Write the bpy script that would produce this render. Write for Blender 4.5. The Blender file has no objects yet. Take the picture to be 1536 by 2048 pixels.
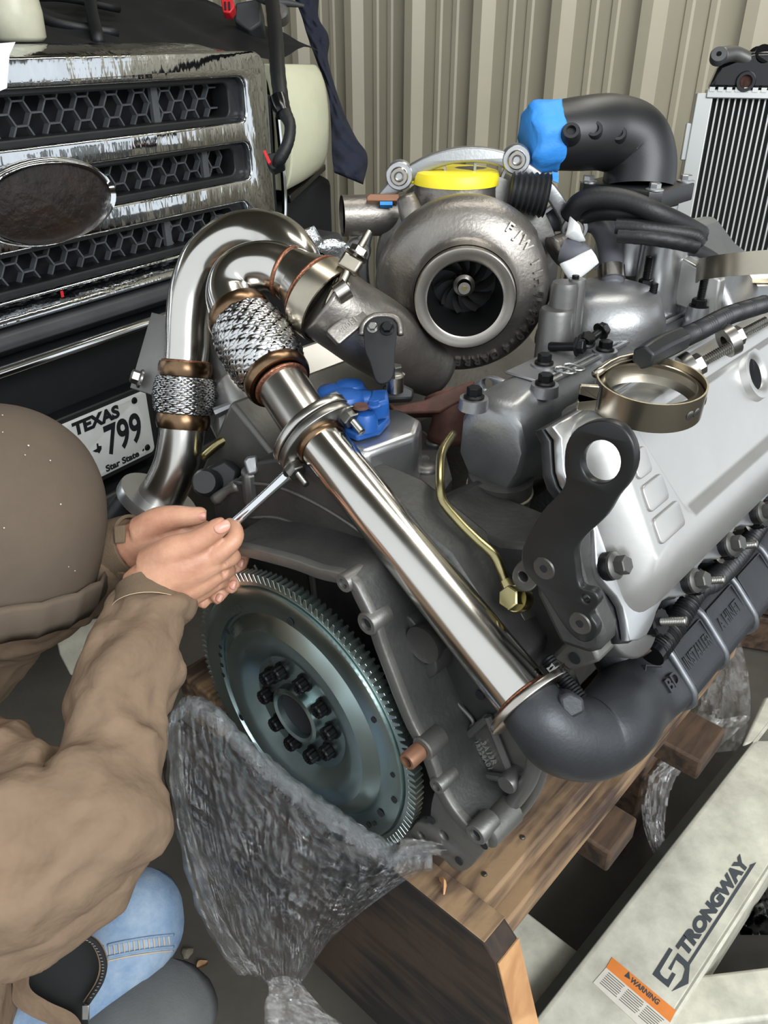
import bpy, bmesh, math, random
import numpy as np
from mathutils import Vector, Matrix, Quaternion, noise as mnoise
random.seed(7)
SC = bpy.context.scene
COL = SC.collection
V = Vector

# ---------------------------------------------------------------- camera
FPX = 1607.0
PITCH = math.radians(30.8)
CAM = V((0, 0, 1.35))
cd = bpy.data.cameras.new('camera'); cam = bpy.data.objects.new('camera', cd); COL.objects.link(cam)
cd.sensor_fit = 'HORIZONTAL'; cd.sensor_width = 36.0; cd.lens = FPX / 1536.0 * 36.0
cd.clip_start = 0.02
cam.location = CAM; cam.rotation_euler = (math.radians(90) - PITCH, 0, 0)
SC.camera = cam

# ---------------------------------------------------------------- world, lights, exposure
wd = bpy.data.worlds.new('overcast_sky'); SC.world = wd; wd.use_nodes = True
bgn = wd.node_tree.nodes['Background']
bgn.inputs[0].default_value = (0.90, 0.96, 1.0, 1); bgn.inputs[1].default_value = 1.0
SC.view_settings.view_transform = 'Standard'; SC.view_settings.look = 'None'
SC.view_settings.gamma = 1.0; SC.view_settings.use_curve_mapping = False
SC.view_settings.exposure = 0.36
def area_light(name, loc, target, size, size_y, power, color):
    ld = bpy.data.lights.new(name, 'AREA'); ld.shape = 'RECTANGLE'; ld.size = size; ld.size_y = size_y
    ld.energy = power; ld.color = color
    lo = bpy.data.objects.new(name, ld); COL.objects.link(lo); lo.location = loc
    lo.rotation_euler = (V(target) - V(loc)).to_track_quat('-Z', 'Y').to_euler()
    return lo
W0_LAMP = (-0.46, 0.42, 0.26)     # battery work lamp on the floor by the person's knee, out of frame
# daylight through the open bay behind the photographer, and a shop tube fixture overhead
area_light('bay_door_daylight', (1.5, -1.5, 2.6), (0.15, 0.9, 0.7), 2.4, 1.2, 95, (0.95, 0.98, 1.0))
area_light('led_work_lamp', W0_LAMP, (-0.02, 0.74, 0.62), 0.16, 0.16, 4.5, (0.90, 0.97, 1.0))
area_light('ceiling_tube_light', (0.25, 1.15, 2.86), (0.25, 1.15, 0), 1.2, 0.22, 9, (1.0, 0.97, 0.9))
area_light('ceiling_tube_light_far', (0.9, 2.0, 2.86), (0.9, 2.0, 0), 0.22, 1.2, 9, (1.0, 0.97, 0.88))

# ---------------------------------------------------------------- frames: pixel -> place
CR = V((1, 0, 0)); CF = V((0, math.cos(PITCH), -math.sin(PITCH))); CU = V((0, math.sin(PITCH), math.cos(PITCH)))
UPZ = V((0, 0, 1))
def ray(x, y): return (CR * (x - 768) + CU * (1024 - y) + CF * FPX) / FPX
def W(x, y, z): return CAM + ray(x, y) * z
def hit(x, y, p0, n):
    r = ray(x, y); return CAM + r * ((p0 - CAM).dot(n) / r.dot(n))
EA = V((0.671, 0.741, 0)).normalized(); EB = V((EA.y, -EA.x, 0)); E0 = V((-0.105, 0.704, 0.647))
def EL(u, v, w): return E0 + EA * u + EB * v + UPZ * w
def EU(x, y, u): return hit(x, y, E0 + EA * u, EA)
def EV(x, y, v): return hit(x, y, E0 + EB * v, EB)
def EW(x, y, w): return hit(x, y, E0 + UPZ * w, UPZ)
def loc_e(p): d = p - E0; return (d.dot(EA), d.dot(EB), d.z)
def G(x, y, h): return hit(x, y, V((0, 0, h)), UPZ)
TT = V((math.sin(math.radians(33.4)), math.cos(math.radians(33.4)), 0)); TN = V((TT.y, -TT.x, 0)); T0 = V((-0.577, 1.637, 0))
def TL(s, o, z): return T0 + TT * s + TN * o + UPZ * z
def TP(x, y, o): return hit(x, y, T0 + TN * o, TN)
def t2(x, y, o): d = TP(x, y, o) - T0; return (d.dot(TT), d.z)
class Fr:
    """local frame: origin, x, y, z axes"""
    def __init__(s, o, x, y, z=None):
        s.o = V(o); s.x = V(x).normalized(); s.z = (V(z) if z is not None else s.x.cross(V(y))).normalized()
        s.y = s.z.cross(s.x).normalized(); s.x = s.y.cross(s.z)
    def p(s, a, b, c=0.0): return s.o + s.x * a + s.y * b + s.z * c
def fr_axis(o, axis, hint=UPZ):
    z = V(axis).normalized(); h = V(hint)
    if abs(z.dot(h)) > 0.95: h = V((1, 0, 0))
    x = h.cross(z).normalized(); return Fr(o, x, z.cross(x), z)
def fr_u(u): return Fr(E0 + EA * u, EB, UPZ)          # 2D = (v, w), z looks to the rear (-u)
def e2(x, y, u): d = EU(x, y, u) - E0; return (d.dot(EB), d.z)

# ---------------------------------------------------------------- materials
def lin(c):
    if isinstance(c, str): c = [int(c[i:i + 2], 16) / 255 for i in (0, 2, 4)]
    return [x / 12.92 if x <= 0.04045 else ((x + 0.055) / 1.055) ** 2.4 for x in c]
MATS = {}
def M(name, col, metal=0.0, rough=0.5, var=0.0, vs=8.0, col2=None, c2amt=0.5, bump=0.0, bs=60.0, bd=0.002, stretch=None,
      spec=0.5, coat=0.0, emit=0.0, rvar=0.0, trans=0.0, sss=0.0, alpha=1.0, detail=6.0, btype='noise'):
    m = bpy.data.materials.new(name); m.use_nodes = True; MATS[name] = m
    nt = m.node_tree; b = nt.nodes['Principled BSDF']; N = nt.nodes.new; L = nt.links.new
    base = lin(col) + [1]
    b.inputs['Base Color'].default_value = base; b.inputs['Metallic'].default_value = metal
    b.inputs['Roughness'].default_value = rough; b.inputs['Specular IOR Level'].default_value = spec
    b.inputs['Coat Weight'].default_value = coat
    if trans: b.inputs['Transmission Weight'].default_value = trans
    if sss: b.inputs['Subsurface Weight'].default_value = sss; b.inputs['Subsurface Radius'].default_value = (0.6, 0.25, 0.15); b.inputs['Subsurface Scale'].default_value = 0.01
    if alpha < 1: b.inputs['Alpha'].default_value = alpha
    if emit: b.inputs['Emission Color'].default_value = base; b.inputs['Emission Strength'].default_value = emit
    tc = N('ShaderNodeTexCoord'); mp = N('ShaderNodeMapping'); L(tc.outputs['Object'], mp.inputs[0])
    if stretch: mp.inputs['Scale'].default_value = stretch
    if var or col2 or rvar:
        nz = N('ShaderNodeTexNoise'); nz.inputs['Scale'].default_value = vs; nz.inputs['Detail'].default_value = detail; nz.inputs['Roughness'].default_value = 0.65
        L(mp.outputs[0], nz.inputs['Vector'])
        rp = N('ShaderNodeValToRGB'); rp.color_ramp.elements[0].position = 0.32; rp.color_ramp.elements[1].position = 0.68
        if col2 is not None:
            e = lin(col2); t = c2amt
            rp.color_ramp.elements[0].position = max(0.02, 0.5 - 0.3 * t - 0.12); rp.color_ramp.elements[1].position = min(0.98, 0.5 + 0.3 * (1 - t) + 0.08)
            rp.color_ramp.elements[0].color = base; rp.color_ramp.elements[1].color = e + [1]
            if t > 0.5: pass
        else:
            rp.color_ramp.elements[0].color = [x * (1 - var) for x in base[:3]] + [1]
            rp.color_ramp.elements[1].color = [min(1, x * (1 + var)) for x in base[:3]] + [1]
        if var or col2: L(nz.outputs['Fac'], rp.inputs[0]); L(rp.outputs[0], b.inputs['Base Color'])
        if rvar:
            mr = N('ShaderNodeMapRange'); mr.inputs[3].default_value = max(0.02, rough - rvar); mr.inputs[4].default_value = min(1, rough + rvar)
            mr.inputs[1].default_value = 0.3; mr.inputs[2].default_value = 0.7
            L(nz.outputs['Fac'], mr.inputs[0]); L(mr.outputs[0], b.inputs['Roughness'])
    if bump:
        if btype == 'voronoi':
            n2 = N('ShaderNodeTexVoronoi'); n2.inputs['Scale'].default_value = bs; out = n2.outputs['Distance']
        elif btype == 'wave':
            n2 = N('ShaderNodeTexWave'); n2.inputs['Scale'].default_value = bs; n2.inputs['Distortion'].default_value = 6; n2.inputs['Detail'].default_value = 3; out = n2.outputs['Fac']
        else:
            n2 = N('ShaderNodeTexNoise'); n2.inputs['Scale'].default_value = bs; n2.inputs['Detail'].default_value = 4; out = n2.outputs['Fac']
        L(mp.outputs[0], n2.inputs['Vector'])
        bn = N('ShaderNodeBump'); bn.inputs['Strength'].default_value = bump; bn.inputs['Distance'].default_value = bd
        L(out, bn.inputs['Height']); L(bn.outputs[0], b.inputs['Normal'])
    return m
def wood(name, c1, c2, axis, scale=18.0):
    m = M(name, c1, rough=0.8, bump=0.35, bs=90, bd=0.002, stretch=None)
    nt = m.node_tree; b = nt.nodes['Principled BSDF']; N = nt.nodes.new; L = nt.links.new
    tc = N('ShaderNodeTexCoord'); mp = N('ShaderNodeMapping'); L(tc.outputs['Object'], mp.inputs[0])
    ang = math.atan2(axis.y, axis.x)
    mp.vector_type = 'TEXTURE'; mp.inputs['Rotation'].default_value = (0, 0, ang); mp.inputs['Scale'].default_value = (9, 1, 1)
    nz = N('ShaderNodeTexNoise'); nz.inputs['Scale'].default_value = scale * 2.6; nz.inputs['Detail'].default_value = 8; nz.inputs['Distortion'].default_value = 0.6
    L(mp.outputs[0], nz.inputs['Vector'])
    n2 = N('ShaderNodeTexNoise'); n2.inputs['Scale'].default_value = 7; n2.inputs['Detail'].default_value = 4; L(tc.outputs['Object'], n2.inputs['Vector'])
    ad = N('ShaderNodeMath'); ad.operation = 'ADD'; L(nz.outputs['Fac'], ad.inputs[0]); L(n2.outputs['Fac'], ad.inputs[1])
    rp = N('ShaderNodeValToRGB'); rp.color_ramp.elements[0].position = 0.74; rp.color_ramp.elements[1].position = 1.2 if False else 0.98
    mu = N('ShaderNodeMath'); mu.operation = 'MULTIPLY'; mu.inputs[1].default_value = 0.86; L(ad.outputs[0], mu.inputs[0]); L(mu.outputs[0], rp.inputs[0])
    rp.color_ramp.elements[0].color = lin(c2) + [1]; rp.color_ramp.elements[1].color = lin(c1) + [1]
    L(rp.outputs[0], b.inputs['Base Color'])
    return m
def film_mat(name, tint='ffffff', base=0.10, edge=0.55, bs=45, bump=0.9, haze=0.0):
    m = bpy.data.materials.new(name); m.use_nodes = True; MATS[name] = m
    nt = m.node_tree; nt.nodes.clear(); N = nt.nodes.new; L = nt.links.new
    out = N('ShaderNodeOutputMaterial'); mx = N('ShaderNodeMixShader'); tr = N('ShaderNodeBsdfTransparent'); gl = N('ShaderNodeBsdfGlossy')
    gl.inputs['Roughness'].default_value = 0.045; gl.inputs['Color'].default_value = (1, 1, 1, 1); tr.inputs['Color'].default_value = lin(tint) + [1]
    tc = N('ShaderNodeTexCoord'); mp = N('ShaderNodeMapping'); L(tc.outputs['Object'], mp.inputs[0]); mp.inputs['Scale'].default_value = (1, 1, 0.35)
    nz = N('ShaderNodeTexNoise'); nz.inputs['Scale'].default_value = bs; nz.inputs['Detail'].default_value = 7; nz.inputs['Roughness'].default_value = 0.7; nz.inputs['Distortion'].default_value = 1.2
    L(mp.outputs[0], nz.inputs['Vector'])
    bn = N('ShaderNodeBump'); bn.inputs['Strength'].default_value = bump; bn.inputs['Distance'].default_value = 0.012; L(nz.outputs['Fac'], bn.inputs['Height'])
    vo = N('ShaderNodeTexVoronoi'); vo.inputs['Scale'].default_value = bs * 0.9; L(mp.outputs[0], vo.inputs['Vector'])
    b2 = N('ShaderNodeBump'); b2.inputs['Strength'].default_value = 0.7; b2.inputs['Distance'].default_value = 0.010; L(vo.outputs['Distance'], b2.inputs['Height']); L(bn.outputs[0], b2.inputs['Normal']); bn = b2
    L(bn.outputs[0], gl.inputs['Normal'])
    lw = N('ShaderNodeLayerWeight'); lw.inputs['Blend'].default_value = 0.35; L(bn.outputs[0], lw.inputs['Normal'])
    mr = N('ShaderNodeMapRange'); mr.inputs[3].default_value = base; mr.inputs[4].default_value = edge; pw = N('ShaderNodeMath'); pw.operation = 'POWER'; pw.inputs[1].default_value = 1.6; L(lw.outputs['Facing'], pw.inputs[0]); L(pw.outputs[0], mr.inputs[0])
    df = N('ShaderNodeBsdfDiffuse'); df.inputs['Color'].default_value = (0.8, 0.79, 0.77, 1); hz = N('ShaderNodeMixShader'); hz.inputs[0].default_value = haze
    L(tr.outputs[0], hz.inputs[1]); L(df.outputs[0], hz.inputs[2]); tr = hz
    L(mr.outputs[0], mx.inputs[0]); L(tr.outputs[0], mx.inputs[1]); L(gl.outputs[0], mx.inputs[2]); L(mx.outputs[0], out.inputs[0])
    return m
M('concrete', '5a554c', rough=0.85, col2='3c3934', c2amt=0.5, vs=3.0, bump=0.3, bs=40, bd=0.004)
M('wall_paint', 'aca591', rough=0.42, var=0.06, vs=2.5, spec=0.5)
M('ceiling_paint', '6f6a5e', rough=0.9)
M('dark_void', '15161a', rough=0.9)
M('black_plastic', '191a1c', rough=0.45, var=0.25, vs=20, bump=0.15, bs=300, bd=0.0005)
M('black_gloss', '0c0d0f', rough=0.18)
M('matte_black', '111214', rough=0.75, var=0.3, vs=12)
M('grey_plastic', '3a3c3e', rough=0.5, var=0.2, vs=10)
M('mesh_grey', '55585a', metal=0.2, rough=0.5, var=0.2, vs=14)
M('chrome_film', 'c9ccd0', metal=1.0, rough=0.09, bump=0.42, bs=12, bd=0.012, var=0.10, vs=9, stretch=(1.3, 1.3, 0.45))
M('chrome', 'd9dbdd', metal=1.0, rough=0.10)
M('emblem_dark', '0e0d0d', rough=0.35, col2='2c1f17', c2amt=0.35, vs=16, bump=0.8, bs=45, bd=0.004)
M('lens_haze', 'd3d4b8', rough=0.16, var=0.06, vs=6, coat=0.6, sss=0.15)
M('amber', 'c77a3a', rough=0.4)
M('plate_white', 'd6d8d6', rough=0.4, var=0.05, vs=30)
M('plate_ink', '15161a', rough=0.5)
M('red_plastic', 'c8222c', rough=0.4)
M('bottle_plastic', 'b9b7a2', rough=0.35, sss=0.3, var=0.12, vs=12)
M('navy_quilt', '1d2233', rough=0.95, var=0.2, vs=25, bump=0.6, bs=70, bd=0.006)
M('stainless', 'c8c5bf', metal=1.0, rough=0.17, var=0.05, vs=5, rvar=0.05)
M('stainless_brushed', 'bdbab4', metal=1.0, rough=0.24, var=0.08, vs=7)
M('heat_tint', '9a7f63', metal=1.0, rough=0.28, col2='5b4634', c2amt=0.5, vs=24)
M('weld', 'a8735a', metal=0.9, rough=0.4, col2='6b4a3a', c2amt=0.5, vs=120, bump=0.6, bs=260, bd=0.002)
M('braid_wire', 'c6c6c6', metal=1.0, rough=0.22, var=0.1, vs=60)
M('braid_core', '3a3735', metal=0.6, rough=0.5)
M('cast_iron', '85807a', metal=0.85, rough=0.40, var=0.18, vs=9, bump=0.32, bs=230, bd=0.0014, rvar=0.08)
M('cast_iron_dark', '494846', metal=0.6, rough=0.5, var=0.25, vs=7, bump=0.3, bs=200, bd=0.0014)
M('machined', 'b0aaa2', metal=1.0, rough=0.25, var=0.05, vs=20)
M('turbine_dark', '2a2a2b', metal=0.7, rough=0.4)
M('aluminium_cast', '9b9c9d', metal=0.85, rough=0.38, var=0.10, vs=8, bump=0.2, bs=260, bd=0.001)
M('aluminium_bright', 'bfc0c1', metal=0.9, rough=0.3, var=0.05, vs=10)
M('silver_paint', 'b9b8b5', metal=0.75, rough=0.36, var=0.06, vs=7, bump=0.08, bs=160, bd=0.001)
M('silver_paint_dark', '6e6d6b', metal=0.7, rough=0.42, var=0.15, vs=8, bump=0.15, bs=160, bd=0.001)
M('block_grey', '4b4b49', metal=0.55, rough=0.5, var=0.28, vs=7, bump=0.3, bs=150, bd=0.0018)
M('block_grey_light', '6f6e6a', metal=0.65, rough=0.45, var=0.25, vs=8, bump=0.25, bs=150, bd=0.0015)
M('zinc', 'a8bab9', metal=1.0, rough=0.30, var=0.12, vs=5, rvar=0.05)
M('zinc_teeth', 'bcc7c3', metal=1.0, rough=0.34, var=0.1, vs=20)
M('bolt_black', '1b1b1c', metal=0.6, rough=0.38)
M('bolt_steel', '8d8b86', metal=1.0, rough=0.32, var=0.1, vs=60)
M('bracket_black', '2a2a2a', metal=0.35, rough=0.36, var=0.2, vs=9)
M('bracket_steel', '605f5c', metal=0.75, rough=0.42, var=0.2, vs=10)
M('manifold_black', '3b3d40', metal=0.5, rough=0.46, var=0.2, vs=8, bump=0.25, bs=280, bd=0.001)
M('manifold_ridge', '6e7073', metal=0.7, rough=0.42, var=0.2, vs=30)
M('brass_zinc', 'a69c72', metal=1.0, rough=0.28, var=0.15, vs=20)
M('blue_paint', '1d4f93', rough=0.38, var=0.1, vs=14, bump=0.1, bs=80, bd=0.002)
M('yellow_plastic', 'f2dd2e', rough=0.4, sss=0.1)
M('blue_tape', '2f86d6', rough=0.6, var=0.08, vs=30, bump=0.5, bs=70, bd=0.003)
M('powder_black', '17181a', rough=0.42, bump=0.15, bs=500, bd=0.0004)
M('hose_black', '141517', rough=0.5, bump=0.3, bs=300, bd=0.001)
M('hose_grey', '55565c', rough=0.5, var=0.15, vs=14)
M('white_tape', 'e9eaea', rough=0.6, bump=0.3, bs=40, bd=0.004)
M('rust', '6b4236', metal=0.2, rough=0.75, col2='41302a', c2amt=0.5, vs=30, bump=0.4, bs=120, bd=0.002)
M('copper_tag', '86604a', metal=0.4, rough=0.5)
M('clamp_steel', 'aca494', metal=1.0, rough=0.27, var=0.08, vs=20)
M('gasket_cream', 'c3bfa4', rough=0.6)
M('duck_canvas', '7a6755', rough=0.95, var=0.14, vs=11, bump=0.6, bs=15, bd=0.016, spec=0.15)
M('duck_hood', '5e5348', rough=0.95, var=0.12, vs=7, bump=0.35, bs=600, bd=0.0006, spec=0.15)
M('duck_cuff', '6a5b4a', rough=0.95, var=0.15, vs=14, bump=0.6, bs=420, bd=0.001, spec=0.15)
M('lining_black', '1a1a1a', rough=0.95)
M('skin', 'cf9f82', rough=0.48, var=0.07, vs=20, sss=0.10, bump=0.35, bs=260, bd=0.0010, col2='a9745d', c2amt=0.35)
M('nail', 'd39a88', rough=0.3, sss=0.1)
M('denim', '5f7a99', rough=0.9, col2='93a3b3', c2amt=0.45, vs=30, bump=0.4, bs=380, bd=0.001)
M('denim_grey', '5a5c5c', rough=0.95, var=0.15, vs=14, bump=0.4, bs=380, bd=0.001)
M('stitch', 'b9a58a', rough=0.9)
M('hoist_paint', 'd9d6c4', rough=0.45, col2='9a978a', c2amt=0.35, vs=14, bump=0.1, bs=60, bd=0.001)
M('hoist_shade', '2f2f2a', rough=0.6, col2='4b4a42', c2amt=0.5, vs=12)  # dark tone standing in for shadow on the hoist leg
M('decal_dark', '3f4448', rough=0.5)
M('label_orange', 'd9803c', rough=0.5, var=0.08, vs=40)
M('label_white', 'cfc9bd', rough=0.6, var=0.08, vs=40)
M('label_ink', '5b544c', rough=0.7)
M('fin_alu', 'b9bbb8', metal=0.7, rough=0.45)
M('core_dark', '2b2c2c', rough=0.8)
M('leaf_dry', 'a5805a', rough=0.8, var=0.2, vs=40)
M('foil', 'cfd3d6', metal=0.9, rough=0.2, bump=0.9, bs=80, bd=0.006)
M('wheel_rubber', '1c1c1c', rough=0.8)
M('stone', '6f685a', rough=0.9, var=0.2, vs=40)
wood('wood_beam', '8f7456', '43332a', EA); wood('wood_board', '3a2c21', '17120e', EB); wood('wood_cut', 'c79a6b', 'a87a50', EB, 9)
wood('wood_dark', '54402f', '2a2019', EA)
film_mat('stretch_film', 'eef0f2', 0.07, 0.85, 26, 1.0, 0.0); film_mat('stretch_film_warm', 'f2f0ec', 0.13, 0.9, 26, 1.0, 0.10); film_mat('stretch_film_roll', 'eef0f2', 0.12, 0.95, 40, 1.0, 0.03)

# ---------------------------------------------------------------- object helpers
WLOC = {}
def reg(o, wl, parent):
    COL.objects.link(o); WLOC[o] = V(wl)
    if parent is not None: o.parent = parent; o.location = V(wl) - WLOC[parent]
    else: o.location = wl
    return o
def thing(name, label, cat, loc, group=None, kind=None):
    o = bpy.data.objects.new(name, None); o.empty_display_size = 0.05; reg(o, loc, None)
    tag(o, label, cat, group, kind); return o
def tag(o, label=None, cat=None, group=None, kind=None):
    if label: o['label'] = label
    if cat: o['category'] = cat
    if group: o['group'] = group
    if kind: o['kind'] = kind
    return o
def mk(name, vf, mat, parent=None, sm=40, bev=0.0, seg=2, sub=0, rem=0.0, lab=None, smooth_it=0):
    vs, fs = vf[0], vf[1]
    c = V((0, 0, 0))
    for p in vs: c += p
    c /= max(1, len(vs))
    me = bpy.data.meshes.new(name)
    me.from_pydata([p - c for p in vs], [], fs); me.validate()
    bm = bmesh.new(); bm.from_mesh(me)
    bmesh.ops.recalc_face_normals(bm, faces=bm.faces); bm.to_mesh(me); bm.free()
    me.materials.append(MATS[mat])
    if sm is not None:
        for p in me.polygons: p.use_smooth = True
        if sm < 179: me.set_sharp_from_angle(angle=math.radians(sm))
    o = bpy.data.objects.new(name, me); reg(o, c, parent)
    if rem:
        r = o.modifiers.new('remesh', 'REMESH'); r.mode = 'VOXEL'; r.voxel_size = rem; r.use_smooth_shade = True
        if smooth_it: s = o.modifiers.new('smooth', 'SMOOTH'); s.factor = 0.5; s.iterations = smooth_it
    if bev:
        b = o.modifiers.new('bevel', 'BEVEL'); b.width = bev; b.segments = seg; b.limit_method = 'ANGLE'; b.angle_limit = math.radians(35)
        b.harden_normals = False
    if sub: s = o.modifiers.new('subsurf', 'SUBSURF'); s.levels = sub; s.render_levels = sub
    if lab: o['label'] = lab
    return o
def join(*vfs):
    vs, fs = [], []
    for a, b in vfs:
        n = len(vs); vs += list(a); fs += [tuple(i + n for i in f) for f in b]
    return vs, fs
def base_mesh(name, vf, mat, sm=40):
    me = bpy.data.meshes.new(name); me.from_pydata(vf[0], [], vf[1]); me.validate()
    bm = bmesh.new(); bm.from_mesh(me); bmesh.ops.recalc_face_normals(bm, faces=bm.faces); bm.to_mesh(me); bm.free()
    me.materials.append(MATS[mat])
    for p in me.polygons: p.use_smooth = True
    me.set_sharp_from_angle(angle=math.radians(sm)); return me
def inst(name, me, loc, axis, parent=None, scale=1.0, spin=0.0, mat=None):
    o = bpy.data.objects.new(name, me); reg(o, loc, parent)
    f = fr_axis(V((0, 0, 0)), axis); m = Matrix((f.x, f.y, f.z)).transposed()
    o.rotation_mode = 'QUATERNION'; o.rotation_quaternion = m.to_quaternion() @ Quaternion((0, 0, 1), spin)
    o.scale = (scale,) * 3 if not isinstance(scale, tuple) else scale
    return o
def box(fr, a, b, c):
    """a,b,c: (min,max) along frame axes"""
    vs = [fr.p(x, y, z) for x in a for y in b for z in c]
    return vs, [(0, 1, 3, 2), (4, 6, 7, 5), (0, 4, 5, 1), (2, 3, 7, 6), (0, 2, 6, 4), (1, 5, 7, 3)]
WF = Fr((0, 0, 0), (1, 0, 0), (0, 1, 0))
EF = Fr(E0, EB, EA)      # local (v, u, w)
TF = Fr(T0, TT, UPZ)     # local (s, z, o)
def prism(pts, vec, scale2=1.0):
    n = len(pts); vec = V(vec); c = sum((V(p) for p in pts), V((0, 0, 0))) / n
    q = [c + (V(p) - c) * scale2 + vec for p in pts]
    return [V(p) for p in pts] + q, [tuple(range(n))[::-1], tuple(range(n, 2 * n))] + [(i, (i + 1) % n, n + (i + 1) % n, n + i) for i in range(n)]
_CM = {}
def catmull(pts, n):
    key = (tuple(tuple(float(c) for c in p) for p in pts), n)
    if key not in _CM: _CM[key] = _catmull(pts, n)
    return _CM[key]
def _catmull(pts, n):
    pts = [np.array(p, float) for p in pts]; P = [2 * pts[0] - pts[1]] + pts + [2 * pts[-1] - pts[-2]]; out = []
    for i in range(1, len(P) - 2):
        for k in range(n):
            t = k / n; a, b, c, d = P[i - 1], P[i], P[i + 1], P[i + 2]
            out.append(0.5 * ((2 * b) + (c - a) * t + (2 * a - 5 * b + 4 * c - d) * t * t + (3 * b - a - 3 * c + d) * t ** 3))
    out.append(P[-2]); return out
def tube(path, rad, seg=16, n=6, caps=True, squash=None, hint=UPZ, fn=None):
    """path: world points; rad: number or list; squash (a,b) scales of the section; fn(i,t,ang)->radius factor"""
    rl = rad if isinstance(rad, (list, tuple)) else [rad] * len(path)
    pr = [tuple(p) + (r,) for p, r in zip(path, rl)]
    if n > 1: pr = catmull(pr, n)
    ps = [V(p[:3]) for p in pr]; rs = [max(1e-4, p[3]) for p in pr]
    m = len(ps); tg = [(ps[min(i + 1, m - 1)] - ps[max(i - 1, 0)]).normalized() for i in range(m)]
    h = V(hint); x = (h - tg[0] * h.dot(tg[0]))
    if x.length < 1e-3: x = V((1, 0.3, 0)) - tg[0] * V((1, 0.3, 0)).dot(tg[0])
    x.normalize(); vs, fs = [], []; sa, sb = squash or (1, 1)
    for i in range(m):
        x = (x - tg[i] * x.dot(tg[i])).normalized(); y = tg[i].cross(x)
        for k in range(seg):
            a = 2 * math.pi * k / seg; f = fn(i / (m - 1), a) if fn else 1.0
            vs.append(ps[i] + (x * math.cos(a) * sa + y * math.sin(a) * sb) * rs[i] * f)
    for i in range(m - 1):
        for k in range(seg): fs.append((i * seg + k, i * seg + (k + 1) % seg, (i + 1) * seg + (k + 1) % seg, (i + 1) * seg + k))
    if caps: fs += [tuple(range(seg))[::-1], tuple((m - 1) * seg + k for k in range(seg))]
    return vs, fs
def lathe(prof, fr, seg=32, closed=False, fn=None, caps=True):
    """prof [(r,z)] about fr.z; fn(ang,i)->radius factor"""
    vs, fs = [], []; m = len(prof)
    for i, (r, z) in enumerate(prof):
        for k in range(seg):
            a = 2 * math.pi * k / seg; rr = r * (fn(a, i) if fn else 1)
            vs.append(fr.p(rr * math.cos(a), rr * math.sin(a), z))
    rng = m if closed else m - 1
    for i in range(rng):
        j = (i + 1) % m
        for k in range(seg): fs.append((i * seg + k, i * seg + (k + 1) % seg, j * seg + (k + 1) % seg, j * seg + k))
    if not closed and caps:
        if prof[0][0] > 1e-6: fs.append(tuple(range(seg))[::-1])
        if prof[-1][0] > 1e-6: fs.append(tuple((m - 1) * seg + k for k in range(seg)))
    return vs, fs
def grid(fn, nu, nv, thick=0.0):
    vs = [fn(i / nu, j / nv) for i in range(nu + 1) for j in range(nv + 1)]
    fs = [(i * (nv + 1) + j, (i + 1) * (nv + 1) + j, (i + 1) * (nv + 1) + j + 1, i * (nv + 1) + j + 1) for i in range(nu) for j in range(nv)]
    return vs, fs
def circ(cx, cy, r, n=24, ry=None): return [(cx + r * math.cos(2 * math.pi * k / n), cy + (ry or r) * math.sin(2 * math.pi * k / n)) for k in range(n)]
def rrect(x0, y0, x1, y1, r, n=5):
    out = []
    for cx, cy, a in ((x1 - r, y1 - r, 0), (x0 + r, y1 - r, 90), (x0 + r, y0 + r, 180), (x1 - r, y0 + r, 270)):
        for k in range(n + 1):
            t = math.radians(a + 90 * k / n); out.append((cx + r * math.cos(t), cy + r * math.sin(t)))
    return out
def rounded(pts, n=5):
    """closed smooth loop through 2D points"""
    P = [tuple(p) + (0,) for p in pts]; out = []
    m = len(P)
    for i in range(m):
        a, b, c, d = [np.array(P[(i + k - 1) % m], float) for k in range(4)]
        for k in range(n):
            t = k / n; q = 0.5 * ((2 * b) + (c - a) * t + (2 * a - 5 * b + 4 * c - d) * t * t + (3 * b - a - 3 * c + d) * t ** 3)
            out.append((q[0], q[1]))
    return out
def curve_mesh(cu):
    ob = bpy.data.objects.new('tmp', cu); me = bpy.data.meshes.new_from_object(ob)
    vs = [v.co.copy() for v in me.vertices]; fs = [tuple(p.vertices) for p in me.polygons]
    bpy.data.objects.remove(ob); bpy.data.meshes.remove(me); bpy.data.curves.remove(cu)
    return vs, fs
def plate(loops, fr, depth, bev=0.0):
    cu = bpy.data.curves.new('c', 'CURVE'); cu.dimensions = '2D'; cu.fill_mode = 'BOTH'; cu.extrude = max(0, depth / 2 - bev)
    cu.bevel_depth = bev; cu.bevel_resolution = 1; cu.offset = -bev
    for lp in loops:
        s = cu.splines.new('POLY'); s.points.add(len(lp) - 1); s.use_cyclic_u = True
        for q, p in zip(lp, s.points): p.co = (q[0], q[1], 0, 1)
    vs, fs = curve_mesh(cu)
    bm = bmesh.new()
    bv = [bm.verts.new(v) for v in vs]
    for f in fs:
        try: bm.faces.new([bv[i] for i in f])
        except ValueError: pass
    bmesh.ops.remove_doubles(bm, verts=bm.verts, dist=1e-6)
    bm.verts.index_update()
    vs = [v.co.copy() for v in bm.verts]; fs = [tuple(v.index for v in f.verts) for f in bm.faces]; bm.free()
    return [fr.p(*v) for v in vs], fs
def text_vf(s, size, fr, depth=0.001, bold=0.0, align='CENTER', sx=1.0, shear=0.0):
    cu = bpy.data.curves.new('t', 'FONT'); cu.body = s; cu.size = size; cu.extrude = depth; cu.offset = bold; cu.align_x = align; cu.align_y = 'CENTER'; cu.shear = shear
    cu.resolution_u = 4
    vs, fs = curve_mesh(cu)
    return [fr.p(v.x * sx, v.y, v.z) for v in vs], fs
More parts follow.
